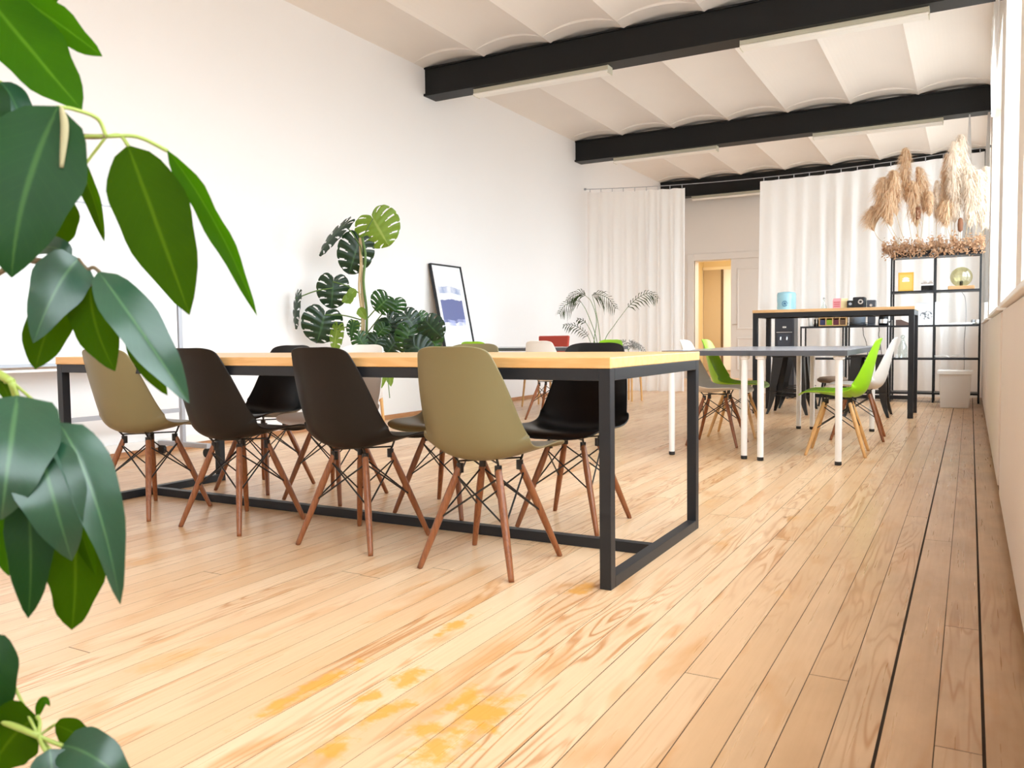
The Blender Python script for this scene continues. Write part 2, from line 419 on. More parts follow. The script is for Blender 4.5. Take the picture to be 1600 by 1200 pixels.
# door and the room behind it
d = MB().box(DX0-.13, YB-.03, 0, DX0, YB+.05, DZ+.13).box(DX1, YB-.03, 0, DX1+.13, YB+.05, DZ+.13).box(DX0, YB-.03, DZ, DX1, YB+.05, DZ+.13)
door = struct('door_1', d, mat('door_paint', (.78, .73, .68), .5), bevel=.008)
XM = -4.06
lf = B(XM, YB+.0, .01, DX1, YB+.045, DZ).build('door_leaf', bpy.data.materials['door_paint'], door, bevel=.004)
for z0, z1 in ((.16, .80), (.95, 2.14)):
    m_ = MB(); x0, x1 = XM+.12, DX1-.10; yy = YB-.012
    for q in ((x0, z0, x1, z0+.035), (x0, z1-.035, x1, z1), (x0, z0+.035, x0+.035, z1-.035), (x1-.035, z0+.035, x1, z1-.035)):
        m_.box(q[0], yy, q[1], q[2], yy+.02, q[3])
    m_.build('panel_moulding', bpy.data.materials['door_paint'], lf, bevel=.008)
MB().tube([(XM+.045, YB, 1.05), (XM+.045, YB-.05, 1.05), (XM+.14, YB-.05, 1.05)], .009).build('door_handle', 'chrome', lf)
cx0, cx1, cy0, cy1 = -5.6, -2.6, YB+.3, 19.6
struct('wall_corridor', MB().box(cx0-.1, cy0, 0, cx0, cy1, 2.7).box(cx1, cy0, 0, cx1+.1, cy1, 2.7).box(cx0, cy1, 0, cx1, cy1+.1, 2.7), 'corr')
struct('ceiling_corridor', B(cx0, cy0, 2.7, cx1, cy1+.1, 2.8), M['ceil'])
struct('floor_corridor', B(cx0, YB+.5, -.06, cx1, cy1, 0), mat('corridor_floor', (.30, .19, .11), .5))
p0, p1 = on(1100, 500, 1, cy1), on(1131, 500, 1, cy1); zt = on(1115, 422, 1, cy1).z
o = struct('door_2', MB().box(p0.x, cy1-.05, .03, p1.x, cy1-.005, zt), mat('tan_door', (.50, .39, .25), .5))
MB().box(p1.x-.05, cy1-.07, .03, p1.x, cy1-.05, zt).build('door_edge', mat('dark_edge', (.12, .07, .03), .5), o)
MB().box(p0.x-.05, cy1-.06, zt, p1.x+.5, cy1, zt+.07).box(p0.x-.08, cy1-.06, .0, p0.x-.01, cy1, zt+.07).build('door_frame', mat('pale_frame', (.85, .75, .55), .5), o)
MB().box(p1.x, cy1-.03, .03, p1.x+.45, cy1-.005, zt).build('door_leaf', M['white'], o)  # white panel standing in for the bright gap beside the tan door

# ================================================================== LIGHT
w = bpy.data.worlds.new('World'); bpy.context.scene.world = w; w.use_nodes = True
bg = w.node_tree.nodes['Background']; bg.inputs[0].default_value = (.88, .95, 1., 1); bg.inputs[1].default_value = 12.5
_n = w.node_tree.nodes; _tc = _n.new('ShaderNodeTexCoord'); _sx = _n.new('ShaderNodeSeparateXYZ'); _rm = _n.new('ShaderNodeValToRGB')   # bright overcast sky above, dimmer ground below
_e = _rm.color_ramp.elements; _e[0].position = .46; _e[0].color = (.30, .30, .29, 1); _e[1].position = .53; _e[1].color = (.85, .94, 1., 1)
_ma = _n.new('ShaderNodeMath'); _ma.operation = 'MULTIPLY_ADD'; _ma.inputs[1].default_value = .5; _ma.inputs[2].default_value = .5
for _a, _b in ((_tc.outputs['Generated'], _sx.inputs[0]), (_sx.outputs[2], _ma.inputs[0]), (_ma.outputs[0], _rm.inputs[0]), (_rm.outputs[0], bg.inputs[0])): w.node_tree.links.new(_a, _b)
for i, (a, b) in enumerate(WINS):
    l = bpy.data.lights.new('window_portal', 'AREA'); l.shape = 'RECTANGLE'; l.size = b-a; l.size_y = WZ1-WZ0; l.cycles.is_portal = True
    o = bpy.data.objects.new('window_portal', l); C.objects.link(o); o.location = (.56, (a+b)/2, (WZ0+WZ1)/2)
    o.rotation_euler = Matrix(((0, 0, 1), (1, 0, 0), (0, 1, 0))).to_euler()
l = bpy.data.lights.new('corridor_fill_light', 'AREA'); l.energy = 90; l.size = .8; l.color = (1, .90, .72)  # unseen area light added to brighten the corridor
o = bpy.data.objects.new('corridor_fill_light', l); C.objects.link(o); o.location = (-4.2, 17.7, 2.66)

# ================================================================== CHAIRS
def shell_bm():
    prof = [(.250, .400), (.238, .418), (.185, .428), (.09, .418), (0, .402), (-.08, .393), (-.135, .400), (-.178, .432), (-.205, .50), (-.225, .59), (-.244, .68), (-.262, .755), (-.274, .790), (-.278, .800)]
    W = [.196, .201, .210, .217, .221, .222, .221, .215, .204, .190, .172, .150, .136, .130]
    D = [-.012, .0, .014, .026, .04, .062, .088, .100, .088, .066, .046, .030, .022, .018]
    pts = curve_pts([(p[0], p[1], 0) for p in prof], 6); ws = curve_pts([(a, b, 0) for a, b in zip(W, D)], 6)
    L = [0.]
    for a, b in zip(pts, pts[1:]): L.append(L[-1]+(b-a).length)
    def samp(s):
        for i in range(len(L)-1):
            if s <= L[i+1] or i == len(L)-2:
                t = (s-L[i])/max(1e-9, L[i+1]-L[i]); t = max(0, min(1, t))
                return pts[i].lerp(pts[i+1], t), ws[i].lerp(ws[i+1], t), (pts[i+1]-pts[i]).normalized()
    tot = L[-1]; r0, r1 = .075, .045
    q = [0.012, .05, .12, .25, .45, .7, 1.]
    ss = [r0*x for x in q]+[r0+(tot-r0-r1)*k/20 for k in range(1, 20)]+[tot-r1*x for x in reversed(q)]
    rows = []; N = 8
    for s in ss:
        p, wd, T = samp(s); n = Vector((T.y, -T.x, 0))
        k = 1.
        if s < r0: k = (1-(1-s/r0)**3.0)**(1/3.0)
        if tot-s < r1: k = (1-(1-(tot-s)/r1)**3.0)**(1/3.0)
        row = []
        for j in range(-N, N+1):
            t = math.sin(j/N*PI/2*.96)/math.sin(PI/2*.96)*k; t = t
            d = wd.y*abs(t)**2.3
            row.append((wd.x*t, p.x+n.x*d, p.y+n.y*d))
        rows.append(row)
    return MB().grid(rows)
TOPZ, TS, FS = .375, .080, .190
def make_chair(shell, legm, label, shell_label=None):
    r = thing('shell_chair', label, 'chair')
    s = shell_bm().build('seat_shell', shell, r, smooth=True, solid=.007, subs=1)
    for sx, sy in ((-1, -1), (1, -1), (1, 1), (-1, 1)):
        a = Vector((sx*TS, sy*TS, TOPZ-.01)); b = Vector((sx*FS, sy*FS, 0))
        pts = [a.lerp(b, t) for t in (0, .03, .3, .6, .97, 1.)]
        pts[-1].z = .0
        lg = MB().tube(pts, [.0105, .0125, .0145, .0135, .0105, .0095], 12).build('leg', legm, r, smooth=True)
    br = MB()
    cs = [(-1, -1), (1, -1), (1, 1), (-1, 1)]
    def lp(c, z, inn=.0):
        f = (TOPZ-z)/TOPZ; k = TS+(FS-TS)*f-inn; return Vector((c[0]*k, c[1]*k, z))
    for i in range(4):
        a, b = cs[i], cs[(i+1) % 4]
        br.tube([lp(a, .335), lp(b, .175)], .0035, 6); br.tube([lp(b, .335), lp(a, .175)], .0035, 6)
    br.build('cross_brace', 'rod', r)
    mt = MB()
    for c in cs:
        k = c[0]*.105, c[1]*.105
        mt.tube([(c[0]*TS, c[1]*TS, TOPZ-.035), (c[0]*TS, c[1]*TS, TOPZ)], .0135, 8)
        zz = .392 if c[1] < 0 else .408
        mt.tube([(c[0]*TS, c[1]*TS, TOPZ-.006), (c[0]*TS*1.05, c[1]*TS*1.1, TOPZ+.008), (c[0]*TS*1.1, c[1]*TS*1.3, zz+.01)], .0045, 6)
    for q in ((-1, -1, 1, 1), (-1, 1, 1, -1)): mt.tube([(q[0]*TS*1.05, q[1]*TS*1.1, TOPZ+.008), (q[2]*TS*1.05, q[3]*TS*1.1, TOPZ+.008)], .0035, 6)
    mt.build('seat_mount', 'rod', r)
    return r
GN, GF = 'shell chairs along the near side of the long table', 'shell chairs along the far side of the long table'
ch_olive = make_chair('olive', 'walnut', 'olive green shell chair in the near row, beside the long table\'s front corner leg'); ch_olive['group'] = GN
ch_olive.location = (-1.536, 2.603, 0)
ch_black = make_chair('black', 'walnut', 'black shell chair in the near row, directly beside the large olive chair'); ch_black['group'] = GN
ch_black.location = (-2.178, 2.662, 0); ch_black.rotation_euler.z = -.02
dup(ch_black, (-2.885, 2.67, 0), -.03, 'black shell chair in the near row, second from the leafy plant', GN)
dup(ch_olive, (-3.51, 2.672, 0), .07, 'olive shell chair in the near row partly covered by the leafy plant', GN)
ch_blk2 = make_chair('black2', 'walnut', 'black shell chair across the long table, behind its front corner leg'); ch_blk2['group'] = GF
ch_blk2.location = (-1.535, 3.336, 0); ch_blk2.rotation_euler.z = PI
dup(ch_blk2, (-3.484, 3.396, 0), PI+.05, 'black shell chair across the long table, its far end from the corner leg', GF)
dup(ch_olive, (-2.2, 3.335, 0), PI, 'olive shell chair across the table, mostly hidden behind the large olive chair', GF)
ch_white = make_chair('white_pl', 'walnut', 'white shell chair across the long table, in front of the split-leaf plant'); ch_white['group'] = GF
ch_white.location = (-2.925, 3.348, 0); ch_white.rotation_euler.z = PI
GR, GL = 'shell chairs at the white-legged grey desks', 'shell chairs at the desk by the white wall'
ch_lime = make_chair('lime', 'beech', 'lime green chair seen in profile on the window side of the grey desks'); ch_lime['group'] = GR
ch_lime.location = (-.80, 6.13, 0); ch_lime.rotation_euler.z = PI/2+.05
dup(ch_white, (-.77, 7.07, 0), PI/2+.06, 'white shell chair behind the lime chair on the window side of the desks', GR)
dup(ch_lime, (-1.70, 6.93, 0), -PI/2+.04, 'lime green chair on the side of the grey desks facing the window', GR)
dup(ch_white, (-1.69, 6.30, 0), -PI/2+.03, 'white shell chair with dark legs behind the long table\'s far right leg', GR)
dup(ch_lime, (-4.53, 7.60, 0), 0, 'lime green chair in front of the framed picture', GL)
dup(ch_white, (-3.76, 7.59, 0), .03, 'white shell chair in front of the red chair', GL)
dup(ch_lime, (-3.74, 8.95, 0), PI, 'lime green chair in front of the slender palm', GL)

# red padded chair
r = thing('padded_chair', 'red padded chair behind the far desk by the white wall', 'chair', (-4.53, 9.0, 0), PI-.05)
MB().box(-.22, -.20, .42, .22, .22, .48).build('seat', 'red', r, bevel=.02, seg=3)
MB().loft([(-.185, -.235, .185, -.20, .44), (-.20, -.25, .20, -.21, .60), (-.215, -.275, .215, -.235, .855)]).build('backrest', 'red', r, bevel=.015, seg=3)
for sx, sy in ((-1, -1), (1, -1), (1, 1), (-1, 1)):
    MB().tube([(sx*.17, sy*.16, .42), (sx*.20, sy*.20, 0)], [.014, .011], 10).build('leg', 'beech', r)

# ================================================================== LONG TABLE
x0, x1, y0, y1, T = -3.925, -1.010, 2.475, 3.470, .76
S = .04; F = T-.036
t = thing('long_table', 'long table with orange-toned wooden top on a black square-tube frame', 'table', ((x0+x1)/2, (y0+y1)/2, 0))
c = Vector(t.location)
def tb(name, m, *b, **kw):
    return MB().box(b[0]-c.x, b[1]-c.y, b[2]-c.z, b[3]-c.x, b[4]-c.y, b[5]-c.z).build(name, m, t, **kw)
tb('tabletop', 'top', x0-.003, y0-.004, F, x1+.003, y1+.004, T, bevel=.003)
for xa in (x0, x1-S):
    for ya in (y0, y1-S): tb('leg', 'frame_black', xa, ya, 0, xa+S, ya+S, F, bevel=.002)
    tb('floor_rail', 'frame_black', xa, y0+S, 0, xa+S, y1-S, S, bevel=.002)
    tb('side_rail', 'frame_black', xa, y0+S, F-S, xa+S, y1-S, F, bevel=.002)
for ya in (y0, y1-S): tb('long_rail', 'frame_black', x0+S, ya, F-S, x1-S, ya+S, F, bevel=.002)
ym = (y0+y1)/2
tb('stretcher', 'frame_black', x0+S, ym-.02, 0.0, x1-S, ym+.02, S, bevel=.002)

# ================================================================== WHITE-LEGGED DESKS
def desk(xa, xb, ya, yb, T, label, group):
    r = thing('desk', label, 'desk', ((xa+xb)/2, (ya+yb)/2, 0), 0, group); hx, hy = (xb-xa)/2, (yb-ya)/2
    MB().box(-hx+.002, -hy+.002, T-.034, hx-.002, hy-.002, T).build('desktop', 'grey_top', r)
    MB().box(-hx, -hy, T-.0342, hx, -hy+.002, T-.0005).box(-hx, hy-.002, T-.0342, hx, hy, T-.0005).box(-hx, -hy+.002, T-.0342, -hx+.002, hy-.002, T-.0005).box(hx-.002, -hy+.002, T-.0342, hx, hy-.002, T-.0005).build('shaded_edge', 'grey_edge', r)  # thin strips that carry the painted shade of the desk's sides
    for sx in (-1, 1):
        for sy in (-1, 1):
            x, y = sx*(hx-.055), sy*(hy-.055)
            l = MB().lathe([(.020, .022), (.0215, .4), (.022, T-.06), (.034, T-.055), (.036, T-.036)], (x, y, 0), 20).build('leg', 'white_gloss', r, smooth=False)
            MB().lathe([(.018, 0), (.021, .004), (.021, .024)], (x, y, 0), 20).build('leg_foot', 'foot', l)
    return r
G1 = 'grey desks with white round legs'
desk(-1.872, -1.262, 5.53, 7.66, .728, 'grey-topped white-legged desk of the pair, at the long table\'s side', G1)
desk(-1.258, -.665, 5.50, 7.66, .728, 'grey-topped white-legged desk of the pair, at the window side', G1)
desk(-5.27, -3.38, 7.675, 8.275, .727, 'narrow grey desk against the white wall, with two chairs in front', G1)
desk(-5.27, -3.38, 8.279, 8.83, .727, 'narrow grey desk pushed up behind another, before the red chair', G1)

# ================================================================== WHITEBOARD
r = thing('whiteboard', 'large white board on a grey wheeled stand along the white wall', 'whiteboard', (-5.0, 3.05, 0))
ya, yb, z0, z1 = -1.1, 1.02, .70, 1.73
MB().box(-.025, ya, z0, -.005, yb, z1).build('board', 'board', r, bevel=.003)
MB().box(-.03, ya, z1-.006, .0, yb, z1+.006).box(-.03, ya, z0-.015, .0, yb, z0+.005).build('board_frame', 'alu', r)
MB().box(-.03, ya+.1, z0-.045, .065, yb-.12, z0-.03).build('pen_tray', 'white', r, bevel=.004)
for y in (ya-.03, yb+.03):
    MB().box(-.035, y-.016, .06, -.005, y+.016, 1.80).build('upright', 'alu', r, bevel=.003)
    f = MB().box(-.27, y-.02, .065, .25, y+.02, .10).build('foot_bar', 'alu', r, bevel=.004)
    for s in (-.25, .23):
        MB().tube([(s, y-.012, .033), (s, y+.012, .033)], .033, 16).build('caster', 'foot', f)
MB().box(-.03, ya, .32, -.01, yb, .35).build('stretcher', 'alu', r)

# ================================================================== FRAMED PICTURE
def picture():
    m = mat('ink_print'); t = NT(m); uv = t.add('ShaderNodeUVMap'); s = t.add('ShaderNodeSeparateXYZ', i_0=uv.outputs[0]); x, y = s.outputs[0], s.outputs[1]
    n = t.noise(uv.outputs[0], 5., 4); n2 = t.noise(uv.outputs[0], 2.2, 3)
    yy = t.math('ADD', y, t.math('MULTIPLY', t.math('SUBTRACT', n2, .5), .10))
    inx = t.math('MULTIPLY', t.math('GREATER_THAN', x, .13), t.math('LESS_THAN', x, .87))
    def band(a, b): return t.math('MULTIPLY', inx, t.math('MULTIPLY', t.math('GREATER_THAN', yy, a), t.math('LESS_THAN', yy, b)))
    c = t.mix(t.math('MULTIPLY', band(.30, .575), 1.), (.88, .88, .90), (.145, .17, .36))
    c = t.mix(t.math('MULTIPLY', band(.26, .335), t.ramp(n, [(.35, (.1,)*3), (.6, (.9,)*3)])), c, (.42, .46, .74))
    c = t.mix(t.math('MULTIPLY', band(.655, .735), t.ramp(n, [(.3, (.15,)*3), (.6, (1,)*3)])), c, (.36, .42, .62))
    c = t.mix(t.math('MULTIPLY', band(.575, .655), .35), c, (.6, .64, .78))
    t.link(c, t.b.inputs['Base Color']); t.b.inputs['Roughness'].default_value = .25; return m
r = thing('framed_picture', 'blue and white abstract print in a thin black frame leaning on the wall', 'picture', (-5.10, 7.99, .728))
xt, zt, hw = -.185, .945, .315
def lean(y, z, d): # d = out of the picture plane
    k = z/zt; return Vector((xt*k+d*.98, y, z+d*.19))
def bar_(ya, za, yb, zb, d0, d1):
    m_ = MB(); i = [lean(y, z, d) for d in (d0, d1) for z in (za, zb) for y in (ya, yb)]
    m_.v += [tuple(p) for p in i]; m_.f += [(0, 2, 3, 1), (4, 5, 7, 6), (0, 1, 5, 4), (1, 3, 7, 5), (3, 2, 6, 7), (2, 0, 4, 6)]; return m_
fr = MB()
for q in ((-hw, 0, hw, .014), (-hw, zt-.014, hw, zt), (-hw, .014, -hw+.014, zt-.014), (hw-.014, .014, hw, zt-.014)):
    b_ = bar_(*q, -.012, .02); k = len(fr.v); fr.v += b_.v; fr.f += [tuple(a+k for a in f) for f in b_.f]
fr.build('frame', 'frame_black', r)
MB().quad(lean(-hw+.01, .01, .004), lean(hw-.01, .01, .004), lean(hw-.01, zt-.01, .004), lean(-hw+.01, zt-.01, .004), uv=[(0, 0), (1, 0), (1, 1), (0, 1)]).build('print', picture(), r)
bar_(-hw+.01, .01, hw-.01, zt-.01, -.008, .0).build('backing', mat('card', (.45, .33, .2), .9), r)

# ================================================================== BAR TABLE, STOOLS
x0, x1, y0, y1, T = -2.02, -.478, 8.93, 9.63, 1.095; S = .05; F = T-.03
t = thing('bar_table', 'tall bar table with a wooden top and black square legs', 'table', ((x0+x1)/2, (y0+y1)/2, 0)); c = Vector(t.location)
tb('tabletop', 'bar', x0-.004, y0-.004, F, x1+.004, y1+.004, T, bevel=.002)
for xa in (x0, x1-S):
    for ya in (y0, y1-S): tb('leg', 'frame_black', xa, ya, 0, xa+S, ya+S, F, bevel=.002)
    tb('side_rail', 'frame_black', xa, y0+S, F-S, xa+S, y1-S, F)
for ya in (y0, y1-S): tb('long_rail', 'frame_black', x0+S, ya, F-S, x1-S, ya+S, F)
for k in range(1, 4):
    xa = x0+(x1-x0)*k/4; tb('cross_rail', 'frame_black', xa-.02, y0+S, F-.045, xa+.02, y1-S, F-.002)
tb('foot_rail', 'frame_black', x0+S, y1-S, .14, x1-S, y1-S+.03, .18)

def stool(loc, rz, label, group='black metal stools under the bar table', H=.62, first=None):
    if first: return dup(first, loc, rz, label, group)
    r = thing('metal_stool', label, 'stool', loc, rz, group)
    MB().loft([(-.165, -.165, .165, .165, H-.022), (-.172, -.172, .172, .172, H-.008), (-.155, -.155, .155, .155, H)]).build('seat', 'rod', r, bevel=.01, seg=3)
    for sx, sy in ((-1, -1), (1, -1), (1, 1), (-1, 1)):
        rows = []
        for k in range(9):
            f = k/8; z = (H-.015)*(1-f)
            sp = .155+.055*f**1.3+(.012*math.sin(f*PI*2) if f > .5 else 0)
            wd = .085*(1-f)**.8+.022
            cx, cy = sx*sp, sy*sp
            rows.append([(cx-sx*wd, cy, z), (cx-sx*.004, cy+sy*.002, z), (cx, cy-sy*.004, z), (cx, cy-sy*wd, z)])
        MB().grid(rows).build('leg', 'rod', r, solid=.004)
    MB().tube([(-.185, 0, .19), (.185, 0, .19)], .006, 6).tube([(0, -.185, .17), (0, .185, .17)], .006, 6).tube([(-.19, -.19, .24), (.19, -.19, .24)], .006, 6).tube([(-.19, .19, .24), (.19, .19, .24)], .006, 6).build('cross_brace', 'rod', r)
    return r
s1 = stool((-1.665, 9.12, 0), 0, 'black metal stool under the bar table, at the water cooler end')
stool((-1.72, 9.90, 0), .15, 'black metal stool behind the bar table, near the water cooler', first=s1)
stool((-.90, 9.13, 0), 0, 'black metal stool under the bar table, behind the white profile chair', first=s1)
r = thing('low_stool', 'low brown-seated stool behind the grey desks', 'stool', (-1.40, 10.25, 0))
MB().lathe([(.13, .27), (.165, .285), (.17, .31), (.14, .335), (.04, .345)], (0, 0, 0), 24).build('seat', mat('brown_seat', (.20, .13, .085), .6), r, smooth=True)
for sx, sy in ((-1, -1), (1, -1), (1, 1), (-1, 1)):
    MB().tube([(sx*.09, sy*.09, .28), (sx*.13, sy*.13, 0)], .012, 8).build('leg', 'rod', r)

# ================================================================== SHELF UNITS
def shelf_unit(xs, y0, y1, levels, H, label, post=.02):
    r = thing('shelf_unit', label, 'shelf', ((xs[0]+xs[-1])/2, (y0+y1)/2, 0), 0, 'black metal shelving'); cx, cy = r.location.x, r.location.y
    for x in xs:
        for y in (y0, y1-post): MB().box(x-post/2-cx, y-cy, 0, x+post/2-cx, y+post-cy, H).build('post', 'frame_black', r)
    for z in levels:
        MB().box(xs[0]-post/2-cx, y0+.004-cy, z-.022, xs[-1]+post/2-cx, y1-.004-cy, z).build('shelf_board', 'frame_black', r)
    return r
shelf_unit((-.850, -.383, .095), 11.09, 11.45, (.12, .535, .932, 1.345, 1.77), 1.77, 'tall black metal shelf unit with dried grasses on top')
shelf_unit((-1.900, -1.395), 11.09, 11.45, (.12, .535, .938), .938, 'low black metal shelf carrying the tea box, beside the water cooler', .018)
shelf_unit((-1.365, -.885), 11.09, 11.45, (.12, .535, .938), .938, 'low black metal shelf carrying the coffee machine, beside the tall shelf', .018)
ZS = .938; GK = 'kitchen things on the low shelves'
def lab(o, label, cat, g=None): return tag(o, label, cat, g)
# cup, grinders, tea box, packets
lab(MB().lathe([(.026, 0), (.032, .01), (.034, .12), (.030, .125), (.028, .02)], (-1.80, 11.22, ZS), 20).build('cup', 'pot', smooth=True), 'tall white cup on the low shelf, beside the water cooler', 'cup')
for i, (x, lb) in enumerate(((-1.748, 'slim dark grinder next to the white cup'), (-1.712, 'slim dark grinder next to the wooden tea box'))):
    r = thing('pepper_grinder', lb, 'grinder', (x, 11.22, ZS), 0, GK)
    MB().lathe([(.017, 0), (.018, .02), (.011, .05), (.015, .085)], k=14).build('grinder_body', 'black', r, smooth=True)
    MB().lathe([(.013, .086), (.016, .1), (.008, .118)], k=14).build('grinder_head', 'chrome', r, smooth=True)
r = thing('tea_box', 'wooden compartment box full of coloured tea bags', 'tea box', (-1.525, 11.22, ZS))
tw, td, th = .165, .09, .215
bx = MB().box(-tw, -td, 0, tw, td, .012).box(-tw, td-.01, .012, tw, td, th).box(-tw, -td, th-.012, tw, td-.01, th).box(-tw, -td, .10, tw, td-.01, .108)
for k in range(5): xk = -tw+(2*tw-.01)*k/4; bx.box(xk, -td, .012, xk+.01, td-.01, .1).box(xk, -td, .108, xk+.01, td-.01, th-.012)
bx.build('box_body', wood('tea_box_wood', (.70, .45, .2), (.55, .3, .12), 0, .5), r)
for k, (nm, cl, cu) in enumerate((('blue', (.03, .035, .10), (.55, .55, .5)), ('green', (.22, .38, .01), (.62, .2, .05)), ('plum', (.11, .015, .03), (.25, .2, .12)), ('brown', (.12, .06, .03), (.30, .2, .08)))):
    xk = -tw+.01+(2*tw-.01)*k/4
    MB().box(xk+.004, -td+.008, .014, xk+.068, td-.02, .078).build('tea_bags', mat('tea_'+nm, cl, .6), r)
    MB().box(xk+.006, -td+.01, .110, xk+.066, td-.02, .185).build('tea_bags', mat('tea_top_'+nm, cu, .6), r)
zt = ZS+th
r = thing('paper_packet', 'pink and red paper packet on top of the wooden tea box', 'packet', (-1.485, 11.22, zt), 0, 'packets on the tea box')
MB().loft([(-.048, -.03, .048, .03, 0), (-.048, -.03, .048, .03, .10), (-.044, -.008, .044, .008, .135)]).build('packet_body', mat('pink_paper', (.75, .33, .36), .6), r)
for z in (.03, .055, .08): MB().box(-.036, -.032, z, .036, -.0295, z+.009).build('printed_band', mat('red_ink', (.55, .06, .08), .6), r)
tag(MB().loft([(-.042, -.03, .042, .03, 0), (-.042, -.03, .042, .03, .10), (-.038, -.01, .038, .01, .13)]).build('paper_packet', mat('cream_paper', (.82, .68, .38), .6)), 'pale yellow paper packet on top of the tea box', 'packet', 'packets on the tea box').location = (-1.395, 11.22, zt)
r = thing('glass_bottle', 'clear flip-top glass bottle behind the bar table', 'bottle', (-1.665, 11.37, ZS))
M['clear'] = clear_mat('clear_glass', (.90, .95, .94), .16, .05)
MB().lathe([(.04, 0), (.045, .01), (.045, .2), (.035, .25), (.014, .29), (.014, .345), (.017, .35)], k=20).build('bottle_body', 'clear', r, smooth=True)
MB().lathe([(.015, .351), (.015, .37), (.006, .375)], k=12).build('stopper', mat('grey_stopper', (.45, .45, .46), .4), r)
# coffee machine
r = thing('coffee_machine', 'black coffee machine with round silver dial on the low shelf', 'coffee machine', (-1.235, 11.22, ZS))
MB().lathe([(.10, 0), (.105, .012), (.10, .022)], (0, -.02, 0), 28).build('drip_tray', 'frame_black', r)
MB().box(-.135, -.06, .03, .135, -.02, .036).build('tray_wing', 'frame_black', r)
MB().lathe([(.095, .022), (.098, .15), (.09, .2)], (-.01, .02, 0), 28).build('water_tank', mat('grey_tank', (.18, .21, .25), .3), r, smooth=True)
MB().box(-.125, -.08, .20, -.03, .09, .315).build('side_head', 'frame_black', r, bevel=.012, seg=3)
MB().box(-.058, -.085, .20, .085, .1, .355).build('main_head', 'frame_black', r, bevel=.015, seg=3)
MB().tube([(.035, -.085, .295), (.035, -.094, .295)], .030, 24).build('dial', 'chrome', r)
MB().tube([(.035, -.0945, .295), (.035, -.099, .295)], .016, 20).build('dial_cap', 'frame_black', r)
MB().tube([(-.085, -.08, .272), (-.085, -.087, .272)], .018, 18).build('small_dial', 'alu', r)
r = thing('coffee_grinder', 'small dark appliance with silver knob beside the coffee machine', 'appliance', (-1.085, 11.25, ZS))
MB().box(-.045, -.06, 0, .045, .06, .02).box(-.045, -.0, .02, .045, .06, .19).box(-.05, -.065, .19, .05, .065, .315).build('appliance_body', mat('dark_grey_body', (.06, .065, .08), .35), r, bevel=.006)
MB().tube([(0, -.066, .25), (0, -.075, .25)], .017, 16).build('knob', 'chrome', r)
r = thing('electric_kettle', 'black kettle with shiny sides at the end of the low shelf', 'kettle', (-.945, 11.24, ZS))
MB().lathe([(.058, 0), (.06, .02), (.055, .1), (.045, .17), (.03, .18)], k=24).build('kettle_body', 'black2', r, smooth=True)
MB().lathe([(.0615, .025), (.058, .075)], k=24, cap=False).build('steel_band', 'chrome', r, smooth=True)
MB().tube([(.045, 0, .16), (.09, 0, .15), (.095, 0, .07), (.058, 0, .03)], .008, 8).build('handle', 'black2', r)
for (a, b, nm) in (((1348, 511), (1354, 538), 'black cord hanging below the coffee machine'), ((1373, 508), (1376, 541), 'black cord hanging below the kettle')):
    p, q = on(*a, 1, 11.47), on(*b, 1, 11.49)
    lab(MB().tube(curve_pts([(p.x, 11.47, ZS-.01), (p.x+.005, 11.49, p.z-.06), (p.x*.5+q.x*.5-.012, 11.49, p.z*.5+q.z*.5), q, (q.x+.02, 11.49, .45), (q.x+.01, 11.49, .004)], 6), .004, 6).build('power_cord', 'rod'), nm, 'cord', 'hanging power cords')
# things in the tall shelf
r = thing('book', 'orange-yellow book standing upright on the upper shelf', 'book', (-.70, 11.24, 1.345))
MB().box(-.085, -.018, 0, .085, .018, .232).build('book_cover', mat('yellow_cover', (.78, .43, .06), .5), r, bevel=.002)
MB().box(-.068, -.0192, .02, .068, -.0178, .205).build('cover_panel', mat('yellow_panel', (.82, .52, .12), .5), r)
e = MB()
for a in range(5):
    an = PI*(.15+.7*a/4); e.tube([(0, -.0196, .14), (.042*math.cos(an), -.0196, .14+.035*math.sin(an))], .006, 6)
e.box(-.04, -.0203, .118, .04, -.0191, .14).build('white_emblem', 'white', r)
def cam_(x, w_, label):
    r = thing('film_camera', label, 'camera', (x, 11.2, 1.345), 0, 'old film cameras')
    MB().box(-w_, -.02, 0, w_, .02, .062).build('camera_body', 'black', r, bevel=.006)
    MB().box(-w_, -.021, .05, w_, .021, .066).box(-.02, -.018, .066, .02, .018, .088).build('top_plate', 'chrome', r, bevel=.004)
    MB().lathe([(.026, 0), (.026, .03), (.022, .035), (.012, .03)], k=20).build('lens', 'rod', r).rotation_euler = (PI/2, 0, 0)
    r.children[-1].location = (0, -.02, .03)
cam_(-.485, .045, 'small silver and black camera beside the yellow book'); 
cam_(-.40+.012-.04+.005, .03, 'dark camera tucked against the middle post of the tall shelf')
r = thing('globe_lamp', 'clear amber glass globe lamp on a wooden base', 'lamp', (-.105, 11.25, 1.345))
MB().box(-.14, -.075, 0, .14, .075, .045).build('wooden_base', wood('lamp_base_wood', (.62, .36, .17), (.48, .25, .1), 0, .45), r, bevel=.008)
gp = [(.05, 0)]+[(.118*math.sin(a), .105-.118*math.cos(a)) for a in [.45+(PI-.45)*k/14 for k in range(15)]]
MB().lathe([(max(.001, a), b+.045) for a, b in gp], k=28, cap=False).build('glass_globe', clear_mat('amber_glass', (.80, .78, .58), .12, .05), r, smooth=True)
MB().lathe([(.018, .045), (.018, .10), (.012, .105)], k=16).build('bulb_socket', 'rod', r)
